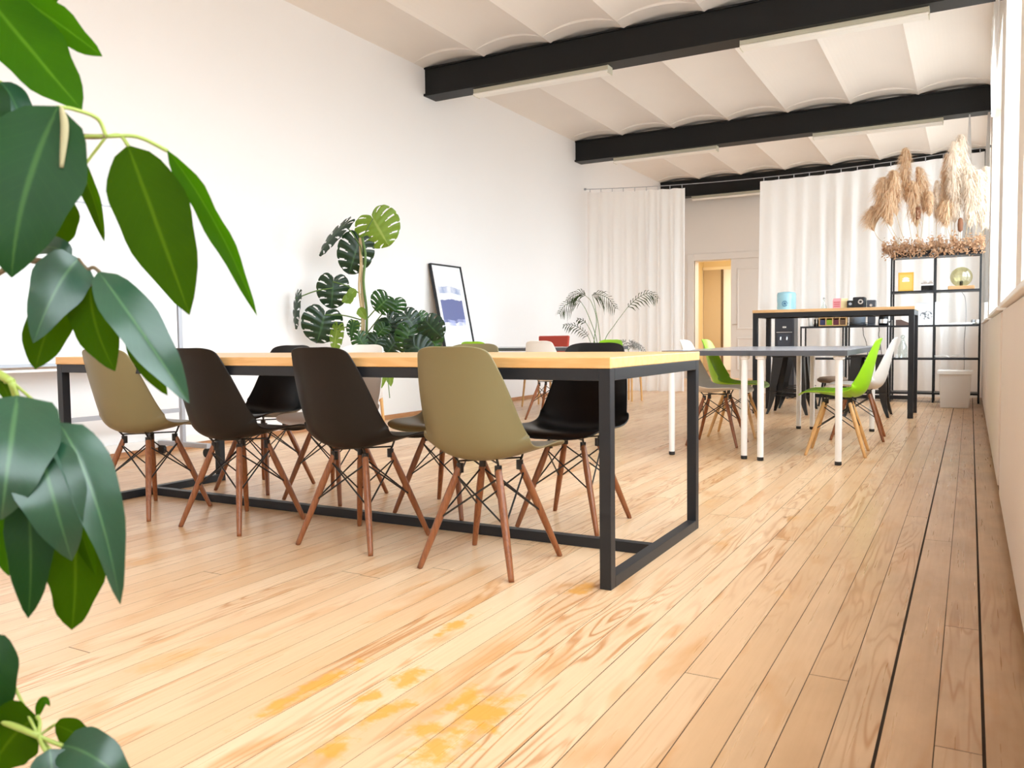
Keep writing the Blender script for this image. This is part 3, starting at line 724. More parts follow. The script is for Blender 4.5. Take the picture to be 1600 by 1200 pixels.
lab(MB().tube(curve_pts([(-.10, 11.46, 1.33), (-.06, 11.47, 1.24), (-.05, 11.475, 1.0), (-.065, 11.475, .7), (-.06, 11.475, .40), (-.09, 11.475, .22), (-.06, 11.475, .006)], 6), .0035, 6).build('power_cord', mat('grey_cord', (.35, .35, .37), .5)), 'thin grey cord hanging behind the tall shelf from the globe lamp', 'cord')
# leaning print, papers, cups
def sketch():
    m = mat('grey_sketch', (.86, .86, .87), .6); t = NT(m); uv = t.add('ShaderNodeUVMap'); s = t.add('ShaderNodeSeparateXYZ', i_0=uv.outputs[0])
    dx = t.math('SUBTRACT', s.outputs[0], .45); dy = t.math('SUBTRACT', s.outputs[1], .42)
    d = t.math('ADD', t.math('MULTIPLY', dx, dx), t.math('MULTIPLY', t.math('MULTIPLY', dy, dy), 2.2)); k = t.math('LESS_THAN', d, .075)
    n = t.ramp(t.noise(uv.outputs[0], 9., 4), [(.47, (0,)*3), (.55, (1,)*3)])
    t.link(t.mix(t.math('MULTIPLY', k, n), (.86, .86, .87), (.16, .17, .19)), t.b.inputs['Base Color']); return m
r = thing('art_print', 'white card with a grey sketch leaning in the tall shelf', 'print', (-.45, 11.22, .932))
MB().quad((-.135, -.06, .0), (.125, -.06, .0), (.125, .03, .275), (-.135, .03, .275), uv=[(0, 0), (1, 0), (1, 1), (0, 1)]).build('sketch_sheet', sketch(), r, solid=.003)
lab(MB().loft([(-.80, 11.16, -.615, 11.25, .932), (-.80, 11.16, -.615, 11.25, .94), (-.80, 11.16, -.74, 11.25, 1.0)]).build('wooden_wedge', wood('brown_wedge', (.16, .10, .08), (.10, .06, .05), 0, .6)), 'dark brown wooden wedge on the middle shelf', 'ornament')
r = thing('paper_sheets', 'loose white papers lying on the middle shelf under the globe lamp', 'papers', (-.10, 11.24, .932))
MB().box(-.15, -.10, 0, .12, .10, .010).build('lower_sheet', 'white', r); MB().box(-.10, -.09, .0102, .15, .08, .022).build('upper_sheet', 'white', r)
for x, lb, cl in ((.025, 'small grey cup on the middle shelf, next to the papers', (.25, .25, .26)), (.066, 'small beige cup on the middle shelf, next to the window', (.5, .46, .42))):
    lab(MB().lathe([(.016, 0), (.02, .005), (.021, .055), (.018, .055), (.016, .012)], (x, 11.2, .932), 16).build('cup', mat('cup_clay', cl, .5), smooth=True), lb, 'cup', 'small cups on the middle shelf')
r = thing('glass_carafe', 'clear glass carafe with round stopper on the lower shelf', 'carafe', (-.725, 11.22, .535))
MB().lathe([(.05, 0), (.055, .01), (.055, .13), (.03, .19), (.02, .215), (.024, .225)], k=22, cap=False).build('carafe_body', 'clear', r, smooth=True)
MB().lathe([(.004, .226), (.022, .24), (.026, .255), (.022, .27), (.004, .28)], k=16).build('stopper', 'clear', r, smooth=True)
lab(MB().loft([(-.80, 11.15, -.77, 11.19, .535), (-.80, 11.15, -.77, 11.19, .58)]).build('small_box', 'white', bevel=.004), 'little white box beside the glass carafe', 'box')
r = thing('open_book', 'open book lying face up on the lower shelf above the bin', 'book', (-.215, 11.22, .535))
for s in (-1, 1):
    rows = [[(s*.165*k/10, y, .004+.030*math.sin(min(1, k/10*1.25)*PI*.82)**.8 if k else .006) for y in (-.11, .11)] for k in range(11)]
    MB().grid(rows).build('pages', 'white', r, solid=.006, smooth=True)
MB().box(-.165, -.115, 0, .165, .115, .003).build('book_cover', mat('grey_cover', (.3, .3, .32), .6), r)
# bin
r = thing('waste_bin', 'white plastic waste bin with a rim, standing by the window wall', 'bin', (-.135, 10.46, 0))
MB().loft([(-.145, -.11, .135, .11, 0), (-.165, -.13, .155, .13, .38)]).build('bin_body', mat('bin_plastic', (.78, .75, .72), .45), r, bevel=.008)
MB().loft([(-.18, -.145, .17, .145, .375), (-.18, -.145, .17, .145, .415), (-.165, -.13, .155, .13, .418), (-.165, -.13, .155, .13, .40)]).build('bin_rim', 'white', r, bevel=.004)
# water cooler
r = thing('water_cooler', 'tall black water cooler with a blue bottle on top', 'water cooler', (-2.15, 11.45, 0))
MB().box(-.125, -.13, .02, .125, .15, 1.09).build('cabinet', mat('cooler_black', (.03, .034, .045), .3), r, bevel=.015, seg=3)
MB().box(-.085, -.134, .60, .085, -.128, .84).build('tap_recess', mat('recess_blue', (.055, .065, .09), .25), r)
for s in (-1, 1): MB().tube([(s*.04, -.132, .80), (s*.04, -.16, .80), (s*.04, -.165, .765)], .011, 8).build('tap', 'chrome', r)
MB().box(-.10, -.133, .865, .10, -.130, .872).build('silver_strip', 'chrome', r)
tx = MB()
for x in (-.02, -.008, .004, .016): tx.box(x, -.1335, .925, x+.008, -.1305, .945)
tx.build('white_lettering', 'white', r)
for sx in (-1, 1):
    for sy in (-1, 1): MB().lathe([(.02, 0), (.02, .022)], (sx*.1, sy*.1, 0), 10).build('cabinet_foot', 'foot', r)
bt = MB().lathe([(.06, 1.088), (.09, 1.095), (.118, 1.115), (.122, 1.13), (.118, 1.16), (.122, 1.2), (.118, 1.24), (.122, 1.29), (.122, 1.37), (.112, 1.395), (.05, 1.405)], (0, .01, 0), 28).build('water_bottle', mat('blue_bottle', (.46, .80, .93), .12, Transmission_Weight=.25), r, smooth=True)
lg = MB(); ring = []
for k in range(22):
    a = .5+5.3*k/21; th = .033*math.cos(a); lg.v and None
    ring.append((.124*math.sin(th/.124), .01-.1245*math.cos(th/.124), 1.245+.033*math.sin(a)))
lg.tube(ring, .004, 6)
for a, b in (((-.016, -.012), (-.002, .016)), ((-.002, .016), (.004, -.014)), ((-.012, 0), (.012, 0)), ((.012, -.012), (.016, .014)), ((.03, .0), (.042, .01))):
    lg.tube([(.124*math.sin(x/.124), .01-.1245*math.cos(x/.124), 1.245+z) for x, z in (a, b)], .0035, 6)
lg.build('round_logo', mat('logo_blue', (.02, .15, .32), .4), bt)

# ================================================================== CURTAINS
def curtain(name, label, xa, xb, y, z_top, folds, amp, seed, m='curtain', zb=.01, taper=None):
    rr = random.Random(seed); r = thing(name, label, 'curtain', ((xa+xb)/2, y, 0), 0, 'white curtains on the wire')
    cx = (xa+xb)/2; n = folds*10; ph = [rr.uniform(-.8, .8) for _ in range(folds+2)]; am = [rr.uniform(.35, 1.25) for _ in range(folds+2)]
    rows = []
    zs = [0, .02, .05, .3, .6, .85, 1.]
    for q in zs:
        row = []
        for i in range(n+1):
            f = i/n; k = f*folds; a = int(k); w_ = k-a; w2 = w_*w_*(3-2*w_); A = am[a]*(1-w2)+am[a+1]*w2; P_ = ph[a]*(1-w2)+ph[a+1]*w2
            sp = 1+.02*q; xx = xa+(xb-xa)*f
            xx = cx+(xx-cx)*sp+.02*math.sin(k*2.3+seed+q*1.4)*q
            yy = -amp*(.35+.65*min(1, q*3))*A*math.sin(2*PI*k+P_*(.4+q))
            zt = z_top(xa+(xb-xa)*f)
            z = zt*(1-q)+zb*q
            row.append((xx-cx, yy, z))
        rows.append(row)
    MB().grid(rows).build('fabric', m, r, smooth=True)
    for k in range(folds+1):
        x = xa+(xb-xa)*(k+.25)/(folds+.5); zt = z_top(x)
        MB().tube([(x-cx, 0, zt-.01), (x-cx, 0, zt+.045)], .005, 6).build('curtain_hook', 'alu', r)
    return r
YC = 12.0
def wire_z(x): 
    f = (x+5.31)/5.49; return 3.14-.40*f*(1-f)
curtain('curtain', 'white floor-length curtain beside the white wall and the palm', -5.26, -3.70, YC, lambda x: wire_z(x)-.05, 8, .075, 4)
curtain('curtain', 'white floor-length curtain behind the bar table and the tall shelf', -2.62, .12, YC, lambda x: wire_z(x)-.05, 13, .055, 9)
lab(MB().tube([(XL, YC, 3.14)]+[(XL+5.49*k/16, YC, wire_z(XL+5.49*k/16)) for k in range(1, 16)]+[(XR, YC, 3.14)], .005, 6).tube([(XL, YC, 3.14), (XL+.03, YC, 3.14)], .018, 10).tube([(XR-.03, YC, 3.14), (XR, YC, 3.14)], .018, 10).build('curtain_wire', 'alu'), 'thin steel wire the white curtains hang on', 'wire')
def sheer(label, pts, y, seed):           # pts: (x, halfwidth, z)
    rr = random.Random(seed); r = thing('sheer_curtain', label, 'curtain', (pts[0][0], y, pts[0][2]), 0, 'sheer strips by the window')
    rows = []
    for x, h, z in pts:
        rows.append([(x+h*(i/12-1)-pts[0][0], .025*math.sin(i*1.9+seed)*min(1, h/.05), z-pts[0][2]) for i in range(25)])
    MB().grid(rows).build('fabric', 'sheer', r, smooth=True)
sheer('sheer white strip hanging from the second beam among the dried grasses', [(-.05, .008, 3.498), (-.05, .02, 3.2), (-.05, .04, 2.7), (-.05, .055, 2.2), (-.05, .06, 1.85)], 11.72, 1)
sheer('sheer white strip hanging from the second beam right against the window wall', [(.155, .012, 3.498), (.15, .025, 3.0), (.15, .03, 2.4), (.15, .035, 1.2)], 11.72, 2)
r = thing('sheer_curtain', 'bunched sheer curtain hanging down the window pier under the beam nearest the viewer', 'curtain', (.165, 8.0, 3.78), 0, 'sheer strips by the window')
rows = []
for z, h in ((0, .7), (-.3, .55), (-.7, .35), (-1.0, .18)):
    rows.append([(-.018+.016*math.sin(i*1.7), (i/16-.5)*2*h+.25*(-z), z) for i in range(33)])
MB().grid(rows).build('fabric', 'sheer', r, smooth=True)

# ================================================================== DRIED GRASSES
GT = 'black planter trays'
def tray(xa, xb, label):
    r = MB().loft([(xa+.02, 11.13, xb-.02, 11.42, 1.77), (xa, 11.10, xb, 11.45, 1.82), (xa+.008, 11.108, xb-.008, 11.442, 1.82), (xa+.02, 11.13, xb-.02, 11.42, 1.785)]).build('planter_tray', 'tray'); tag(r, label, 'tray', GT)
tray(-.87, -.40, 'black tray of dried flowers on the tall shelf, at the bar table end')
tray(-.385, .125, 'black tray of dried flowers on the tall shelf, at the window end')
def dried(xa, xb, seed, label):
    rr = random.Random(seed); mb = MB()
    for _ in range(1500):
        x = rr.uniform(xa, xb); y = rr.gauss(11.22, .09); z = 1.80+abs(rr.gauss(0, .06))+.06*math.sin(x*23+seed)**2
        if rr.random() < .16: z = 1.80+rr.gauss(0, .028)-.02*math.sin(x*31)**2; y = 11.07+rr.uniform(-.05, .02)
        s = rr.uniform(.008, .024); a = Vector((rr.gauss(0, 1), rr.gauss(0, 1), rr.gauss(0, 1))).normalized(); b = a.orthogonal().normalized(); p = Vector((x, max(11.02, min(11.43, y)), z))
        mb.quad(p-a*s, p+b*s*.6, p+a*s, p-b*s*.6)
    for _ in range(130):
        x = rr.uniform(xa, xb); y = rr.uniform(11.12, 11.4); p = Vector((x, y, 1.80)); q = p+Vector((rr.uniform(-.06, .06), rr.uniform(-.08, .02), rr.uniform(.04, .13)))
        mb.tube([p, q], .0015, 4)
    o = mb.build('dried_flowers', 'flower'); tag(o, label, 'dried flowers', None, 'stuff')
dried(-.96, -.39, 5, 'crisp brown dried flowers filling the tray at the bar table end')
dried(-.39, .13, 6, 'crisp brown dried flowers filling the tray at the window end')
def pampas(base, top, y, L, wd, m, seed, label, lean=0.):
    rr = random.Random(seed); b = on(*base, 1, y); t_ = on(*top, 1, y+rr.uniform(-.08, .08)); b.z = 1.80
    b.x = max(-.85, min(.11, b.x)); t_.x = min(.12, t_.x)
    r = thing('pampas_grass', label, 'dried grass', b, 0, 'dried pampas plumes')
    ax = t_-b; mid = ax*.5+Vector((lean*.2, 0, 0)); pts = curve_pts([Vector((0, 0, 0)), mid, ax], 8)
    MB().tube(pts, [.0035*(1-.7*i/(len(pts)-1)) for i in range(len(pts))], 5).build('stem', 'cane', r)
    mb = MB(); n = len(pts); st = 1-L/ax.length
    for k in range(900):
        f = st+(1-st)*rr.random()**.9; i = min(n-2, int(f*(n-1))); g = f*(n-1)-i; p = pts[i].lerp(pts[i+1], g)
        q = (f-st)/(1-st); an = rr.uniform(0, 2*PI); ln = wd*1.35*rr.uniform(.5, 1.25)*(math.sin(PI*min(1, (.12+q*.9)))**.6*.9+.12)
        d = Vector((math.cos(an), math.sin(an), 0)); s = Vector((-d.y, d.x, 0))*rr.uniform(.002, .0055)
        p1 = p+d*ln*.45+Vector((lean*.05, 0, ln*.75)); p2 = p+d*ln*.85+Vector((lean*.1, 0, ln*(.95-1.25*rr.random())))
        if p2.x+b.x > .17: p2.x = .17-b.x
        if p1.x+b.x > .17: p1.x = .17-b.x
        i0 = len(mb.v); mb.v += [tuple(p-s*.5), tuple(p+s*.5), tuple(p1+s), tuple(p1-s), tuple(p2)]
        mb.f += [(i0, i0+1, i0+2, i0+3), (i0+3, i0+2, i0+4)]
    mb.build('plume', m, r)
PL = [((1412, 380), (1386, 280), .52, .13, 'pampas', 'broad tan pampas plume at the bar table end of the trays', -.6),
      ((1420, 380), (1398, 268), .55, .12, 'pampas', 'tan pampas plume second from the bar table end', -.3),
      ((1428, 378), (1416, 232), .68, .11, 'pampas', 'tallest tan plume of the bar table side group', -.2),
      ((1436, 378), (1432, 262), .58, .10, 'pampas', 'slender tan plume leaning beside the tall one of the bar table group', .3),
      ((1405, 380), (1384, 325), .30, .12, 'pampas', 'short drooping tan plume reaching out toward the bar table', -1.),
      ((1452, 375), (1452, 300), .30, .06, 'pampas', 'short thin brownish plume in the gap between the two groups', 0),
      ((1463, 372), (1464, 282), .48, .06, 'pampas_w', 'narrow cream plume standing in the gap between the two groups', 0),
      ((1478, 378), (1480, 240), .62, .07, 'pampas', 'slim pointed tan plume starting the window side group', -.1),
      ((1486, 378), (1491, 222), .66, .11, 'pampas_w', 'tall feathery cream plume in the window side group, left of the tallest', 0),
      ((1496, 378), (1500, 212), .62, .11, 'pampas_w', 'tallest cream plume of all, in front of the sheer strip', .1),
      ((1506, 376), (1510, 262), .50, .12, 'pampas_w', 'bushy cream plume in front of the sheer strip', .2),
      ((1520, 376), (1526, 268), .48, .11, 'pampas_w', 'cream plume second from the window', .2),
      ((1532, 376), (1541, 262), .50, .10, 'pampas_w', 'cream plume right beside the window', .2),
      ((1500, 380), (1484, 318), .30, .11, 'pampas', 'short tan plume low in the window side group', -.4),
      ((1522, 380), (1530, 322), .30, .11, 'pampas_w', 'short cream plume low beside the window', .3)]
PL += [((1418, 382), (1392, 300), .45, .13, 'pampas', 'bulky tan plume behind the broad one at the bar table end', -.5),
       ((1440, 380), (1426, 285), .55, .12, 'pampas', 'tan plume filling the middle of the bar table side group', -.1),
       ((1482, 380), (1486, 290), .50, .12, 'pampas', 'tan plume low beside the slim pointed one', -.2),
       ((1512, 378), (1516, 292), .50, .13, 'pampas_w', 'bushy cream plume just beyond the sheer strip', .1),
       ((1490, 380), (1495, 275), .55, .13, 'pampas_w', 'bushy cream plume below the tallest one', 0)]
for i, (b, t_, L, wd, m, lb, ln) in enumerate(PL): pampas(b, t_, 11.25+((i*37) % 5-2)*.03, L, wd, m, 20+i, lb, ln)
for base, top, lb in (((1434, 380), (1435, 322), 'brown cattail head at the bar table side of the dried grasses'), ((1500, 380), (1500, 340), 'brown cattail head at the window side of the dried grasses')):
    b = on(*base, 1, 11.2); b.z = 1.80; t_ = on(*top, 1, 11.2)
    r = thing('cattail', lb, 'dried grass', b, 0, 'dried cattails'); h = t_.z-b.z
    MB().tube([(0, 0, 0), (0, 0, h)], .003, 6).build('stem', 'cane', r)
    MB().lathe([(.004, h-.17), (.026, h-.15), (.030, h-.08), (.024, h-.02), (.004, h)], k=14).build('seed_head', 'cattail', r, smooth=True)

# ================================================================== LEAVES
def leaf_mesh(mb, base, mid, tip, width, roll=0., fold=.18, prof=1., seed=0, N=14, K=6, wav=.05, facing=None):
    rr = random.Random(seed); P = []; pts = []
    for i in range(N+1):
        t = i/N; pts.append((1-t)**2*base+2*t*(1-t)*(2*mid-.5*(base+tip))+t*t*tip)
    rows = []; uv = []; ph = rr.uniform(0, 6)
    for i, p in enumerate(pts):
        t = i/N; d = (pts[min(i+1, N)]-pts[max(i-1, 0)]).normalized()
        nv = (facing or (EYE-p)); nv = (nv-d*nv.dot(d))
        nv = nv.normalized() if nv.length > 1e-6 else d.orthogonal().normalized()
        nv = Matrix.Rotation(roll, 3, d) @ nv; s = d.cross(nv).normalized()
        w_ = width*.5*max(.012, math.sin(PI*min(1, t**(.82*prof)))**.72*(1-.12*t) if 0 < t < 1 else .012)
        row = []; ur = []
        for j in range(-K, K+1):
            a = j/K; ww = w_*(1+wav*math.sin(t*17+ph+(2 if j > 0 else 0)))
            row.append(p+s*(ww*a)+nv*(fold*w_*abs(a)**1.3)+nv*(wav*w_*math.sin(t*13+ph+a*2)*abs(a))); ur.append((a*.5+.5, t))
        rows.append(row); uv.append(ur)
    mb.grid(rows, uv)

# --- leafy plant in the foreground
pl = thing('potted_tree', 'large leafy green pot plant with drooping glossy leaves, nearest the viewer', 'plant', (0, 0, 0))
D0 = .95
trunk0 = at(-270, 700, D0); fx, fy = trunk0.x, trunk0.y; pl.location = (fx, fy, 0); LOC = Vector((fx, fy, 0))
def P(u, v, d): return at(u, v, d)-LOC
MB().lathe([(.095, 0), (.105, .02), (.125, .20), (.13, .22), (.12, .22), (.115, .19)], k=32).build('pot', 'pot', pl, smooth=True)
MB().lathe([(.117, .185), (.05, .19)], k=24).build('soil', 'soil', pl)
tr = [Vector((0, 0, .185)), Vector((.01, .0, .5)), Vector((0, .01, .9)), Vector((-.01, 0, 1.3)), Vector((.0, 0, 1.75))]
MB().tube(curve_pts(tr, 6), [.014-.009*i/24 for i in range(25)], 10).build('trunk', 'bark', pl, smooth=True)
def branch(pts, r0, r1, m): 
    q = curve_pts(pts, 6); MB().tube(q, [r0+(r1-r0)*i/(len(q)-1) for i in range(len(q))], 8).build('branch', m, pl, smooth=True)
def petiole(*pts, r=.0022, m='petiole'): MB().tube(curve_pts([P(*p) for p in pts], 6), r, 6).build('petiole', m, pl, smooth=True)
J5, J6, J7 = (-60, -40, .98), (-30, 135, 1.0), (60, 700, .90)
J1, J2, J3, J4 = (166, 213, .95), (136, 422, .93), (18, 596, .86), (60, 1150, .84)
branch([Vector((0, .0, 1.02)), P(-60, 300, 1.0), P(60, 222, .97), P(*J1)], .006, .0028, 'bark')
branch([Vector((0, .0, .85)), P(-70, 460, .97), P(40, 408, .95), P(*J2)], .005, .0022, 'bark')
branch([Vector((0, .0, .78)), P(-90, 600, .92), P(-20, 580, .88), P(*J3)], .006, .004, 'petiole')
branch([Vector((0, 0, .45)), P(-120, 1060, .92), P(-20, 1115, .86), P(*J4)], .005, .003, 'petiole')
branch([Vector((0, 0, 1.15)), P(-120, 60, 1.0), P(-60, -40, .98)], .005, .003, 'bark')
branch([Vector((0, 0, 1.1)), P(-90, 190, 1.02), P(*J6)], .004, .0025, 'bark')
branch([P(*J3), P(36, 650, .885), P(*J7)], .004, .0025, 'petiole')
JS = [J1, J2, J3, J4, J5, J6, J7, (40, 408, .95), (60, 222, .97)]
NOP = 9
def LF(b, t_, w_, m, mid=None, roll=0., fold=.18, prof=1., wav=.04, label=None):
    B_, T_ = P(*b), P(*t_); Mi = P(*mid) if mid else (B_+T_)/2+Vector((0, 0, .012))
    d = (b[2]+t_[2])/2; mb = MB(); leaf_mesh(mb, B_, Mi, T_, w_*.92*d/FPX, roll, fold, prof, hash(b) % 999, wav=wav, facing=(EYE-LOC)-(B_+T_)/2)
    o = mb.build('leaf', m, pl, smooth=True)
    j = min((P(*q) for q in JS), key=lambda q: (q-B_).length)          # its stalk, to the nearest shoot
    if (j-B_).length > .008 and (b[0], b[1]) not in STALKED:
        back = (LOC-EYE+B_).normalized()*.02
        MB().tube(curve_pts([j, (j+B_)/2+back, B_], 5), .0017, 5).build('petiole', 'petiole', pl, smooth=True)
    return o
STALKED = {(200, 227), (261, 234), (107, 224), (92, 166), (124, 404), (141, 444), (154, 424), (113, 400)}
# first cluster
petiole(J1, (188, 212, .955), (201, 229, .96)); petiole(J1, (215, 214, .96), (262, 236, .965)); petiole(J1, (152, 185, .94), (112, 170, .9), (90, 168, .86)); petiole(J1, (130, 214, .95), (108, 226, .96))
LF((200, 227, .96), (296, 492, .97), 128, 'lf_olive', mid=(243, 345, .955), roll=-.15, fold=.10, prof=1.05)
LF((261, 234, .965), (402, 494, 1.0), 44, 'lf_green', mid=(338, 352, .99), roll=.5, fold=.35, wav=.12)
LF((107, 224, .96), (163, 378, .99), 32, 'lf_olive', mid=(142, 300, .98), roll=.4, fold=.4)
LF((92, 166, .86), (18, 434, .83), 168, 'lf_dark', mid=(40, 300, .83), roll=.15, fold=.12, prof=.9)
MB().tube(curve_pts([P(96, 168, .855), P(101, 200, .85), P(96, 262, .845)], 8), [.0018+.0022*math.sin(PI*i/16) for i in range(17)], 8).build('dry_leaf_edge', 'dry', pl, smooth=True)
LF((100, 300, .93), (84, 392, .95), 66, 'lf_olive', roll=.2, mid=(92, 350, .94))
# leaves from above
LF((-40, -30, .97), (128, 172, .95), 118, 'lf_green', mid=(50, 80, .95), roll=-.2, fold=.08, wav=.06)
LF((-20, -40, .99), (160, 88, .97), 66, 'lf_green', mid=(82, 30, .98), roll=.3, fold=.2, wav=.12)
LF((-30, -60, 1.0), (98, -20, 1.0), 90, 'lf_green', mid=(40, -20, 1.0))
LF((-40, 120, .95), (6, 205, .96), 60, 'lf_dark', mid=(-12, 160, .95)); LF((2, 128, .99), (40, 222, 1.0), 52, 'lf_teal', mid=(26, 168, .99), roll=-.3); LF((-20, 140, 1.0), (18, 262, 1.0), 48, 'lf_olive', mid=(2, 200, 1.))
# second cluster
petiole(J2, (128, 412, .93), (122, 404, .93), m='bark'); petiole(J2, (146, 418, .93), (156, 425, .93), m='bark'); petiole(J2, (140, 436, .93), (142, 446, .935), m='bark'); petiole((50, 410, .95), (90, 412, .94), (112, 404, .93), r=.0018, m='bark')
LF((113, 400, .935), (42, 392, .95), 40, 'lf_teal', mid=(78, 386, .93), roll=.5, fold=.3)
LF((124, 404, .93), (52, 536, .90), 92, 'lf_teal', mid=(88, 452, .905), roll=.1, fold=.15, prof=.85)
LF((110, 430, .945), (55, 577, .94), 76, 'lf_olive', mid=(76, 510, .945), roll=.1, prof=1.25)
LF((141, 444, .935), (180, 580, .95), 80, 'lf_olive', mid=(150, 510, .94), roll=-.1, fold=.1, prof=.95)
LF((154, 424, .93), (296, 630, .93), 84, 'lf_teal', mid=(222, 520, .905), roll=-.35, fold=.2, prof=.95)
LF((200, 505, .95), (262, 618, .955), 44, 'lf_olive', mid=(228, 562, .955), roll=.3)
# third cluster
petiole((-40, 560, .9), (-5, 582, .87), J3, r=.004)
LF((28, 618, .85), (2, 812, .80), 150, 'lf_teal', mid=(14, 715, .80), roll=.1, fold=.12, prof=.72)
LF((60, 690, .83), (112, 876, .83), 112, 'lf_teal', mid=(84, 780, .81), roll=.1, fold=.08, prof=.8)
LF((92, 660, .86), (188, 944, .87), 92, 'lf_teal', mid=(148, 780, .84), roll=-.5, fold=.3, prof=.8)
LF((84, 668, .875), (150, 900, .885), 60, 'lf_olive', mid=(112, 780, .875), roll=.6, fold=.2)
LF((40, 740, .87), (44, 966, .86), 78, 'lf_dark', mid=(48, 860, .86), roll=.2, fold=.15, prof=.95)
LF((112, 740, .89), (112, 984, .89), 96, 'lf_olive', mid=(118, 880, .89), roll=-.1, fold=.1, prof=1.25, wav=.09)
LF((14, 700, .89), (14, 900, .9), 60, 'lf_green', mid=(10, 820, .9))
LF((70, 690, .9), (100, 860, .9), 90, 'lf_dark', mid=(90, 780, .9))
LF((-10, 600, .88), (20, 640, .88), 30, 'lf_olive')
# bottom cluster
petiole(J4, (78, 1158, .845), (98, 1166, .85)); petiole(J4, (68, 1168, .84), (76, 1178, .84)); petiole(J4, (62, 1130, .85), (58, 1118, .85))
LF((-18, 990, .86), (2, 1135, .86), 76, 'lf_dark', mid=(-8, 1060, .85), prof=.85)
LF((58, 1120, .85), (-20, 1215, .86), 110, 'lf_olive', mid=(14, 1158, .85), roll=.2, prof=.8)
LF((58, 1122, .86), (78, 1104, .86), 16, 'lf_green')
LF((86, 1132, .87), (152, 1172, .86), 46, 'lf_olive', mid=(120, 1148, .86), roll=.3)
LF((78, 1170, .84), (92, 1290, .83), 70, 'lf_teal', mid=(84, 1226, .83), prof=.8)
LF((98, 1164, .85), (212, 1240, .84), 82, 'lf_teal', mid=(154, 1188, .83), roll=-.2, prof=.8)

# --- split-leaf plant by the wall
mp = thing('monstera', 'tall split-leaf plant in a white pot on wooden legs against the white wall', 'plant', (at(568, 640, 7.30).x, at(568, 640, 7.30).y, 0)); ML = Vector(mp.location)
MB().lathe([(.13, .30), (.17, .32), (.185, .62), (.175, .62), (.165, .58)], k=32).build('pot', 'pot', mp, smooth=True)
MB().lathe([(.168, .57), (.03, .575)], k=24).build('soil', 'soil', mp)
for a in range(4):
    an = PI/4+a*PI/2; MB().tube([(.15*math.cos(an), .15*math.sin(an), .40), (.18*math.cos(an), .18*math.sin(an), 0)], [.016, .012], 10).build('leg', 'beech', mp)
MB().tube([(-.1061, -.1061, .295), (.1061, .1061, .295)], .012, 8).tube([(.1061, -.1061, .295), (-.1061, .1061, .295)], .012, 8).build('stand_cross', 'beech', mp)
DM = 7.30
def PM(u, v, d=DM): return at(u, v, d)-ML
def monstera_leaf(att, tip, wpx, m, d=DM, roll=0., fold=.12, dd=0., lobes=7, cut=.34):
    A, T_ = PM(att[0], att[1], d), PM(tip[0], tip[1], d+dd); ax = T_-A; L = ax.length; dr = ax.normalized()
    nv = (EYE-ML)-A; nv = (nv-dr*nv.dot(dr)).normalized(); nv = Matrix.Rotation(roll, 3, dr) @ nv; s = dr.cross(nv).normalized(); Wd = wpx*d/FPX/2
    mb = MB(); sub = 9
    out = curve_pts([(.05, -.14, 0), (.30, -.30, 0), (.64, -.27, 0), (.90, -.06, 0), (1., .22, 0), (.93, .50, 0), (.70, .76, 0), (.36, .93, 0), (0, 1., 0)], 10); NO = len(out)-1
    for sg in (-1, 1):
        n = lobes*sub; rows = []; uvs = []
        ss = [0, .14, .28, .40, .55, .72, .86, .94, 1.]
        for i in range(n+1):
            t = i/n; row = []; ur = []; g = t*NO; k = min(NO-1, int(g)); o = out[k].lerp(out[k+1], g-k)
            iy = max(0., (t-.22)/.78); lob = (t*lobes) % 1.; ins = abs(lob-.44)*2
            for q in ss:
                qq = q*(1-.07*max(0, ins)**5) if q > .9 else q
                x = o.x*qq*Wd; y = (iy*(1-qq)+o.y*qq)*L - L*.07*math.sin(PI*qq)*(1-t)
                row.append(A+dr*y+s*(sg*x)+nv*(-fold*Wd*qq*qq*(.6+.8*t)-.14*L*max(0, y/L)**2+.03*Wd*math.sin(lob*2*PI)*qq)); ur.append((.5+sg*q*.5, t))
            rows.append(row); uvs.append(ur)
        i0 = len(mb.v); mcol = len(ss)
        for r_ in rows: mb.v += [tuple(p) for p in r_]
        for i in range(n):
            l = i % sub; k = i//sub
            for j in range(mcol-1):
                gap = l == sub-1 and ss[j] >= cut and k < lobes-1
                if gap and k % 2 == 1 and ss[j] >= .86: gap = False
                if l == sub-2 and .5 <= ss[j] < .86 and k < lobes-1 and k > 0: gap = True
                if gap and k == 0 and ss[j] < .55: gap = False
                if gap: continue
                f = (i0+i*mcol+j, i0+i*mcol+j+1, i0+(i+1)*mcol+j+1, i0+(i+1)*mcol+j)
                mb.f.append(f if sg > 0 else f[::-1])
        for i in range(n+1):
            for j in range(mcol): mb.uv[i0+i*mcol+j] = uvs[i][j]
    mb.build('leaf', m, mp, smooth=True)
def pet(pts, r=.006, m='stalk', nm='leaf_stalk'): MB().tube(curve_pts([PM(*p) for p in pts], 6), r, 6).build(nm, m, mp, smooth=True)
PB = (566, 560)
MB().tube([Vector((0, 0, .5)), PM(568, 500), PM(565, 430), PM(563, 372)], .014, 8).build('support_cane', 'cane', mp)
pet([(572, 545), (573, 490, 7.28), (568, 440, 7.26), (571, 400, 7.26), (566, 372, 7.26)], .012, 'stalk', 'main_stem')
pet([(562, 550), (566, 500, 7.24), (561, 450, 7.24), (564, 410, 7.24)], .010, 'cane', 'main_stem')
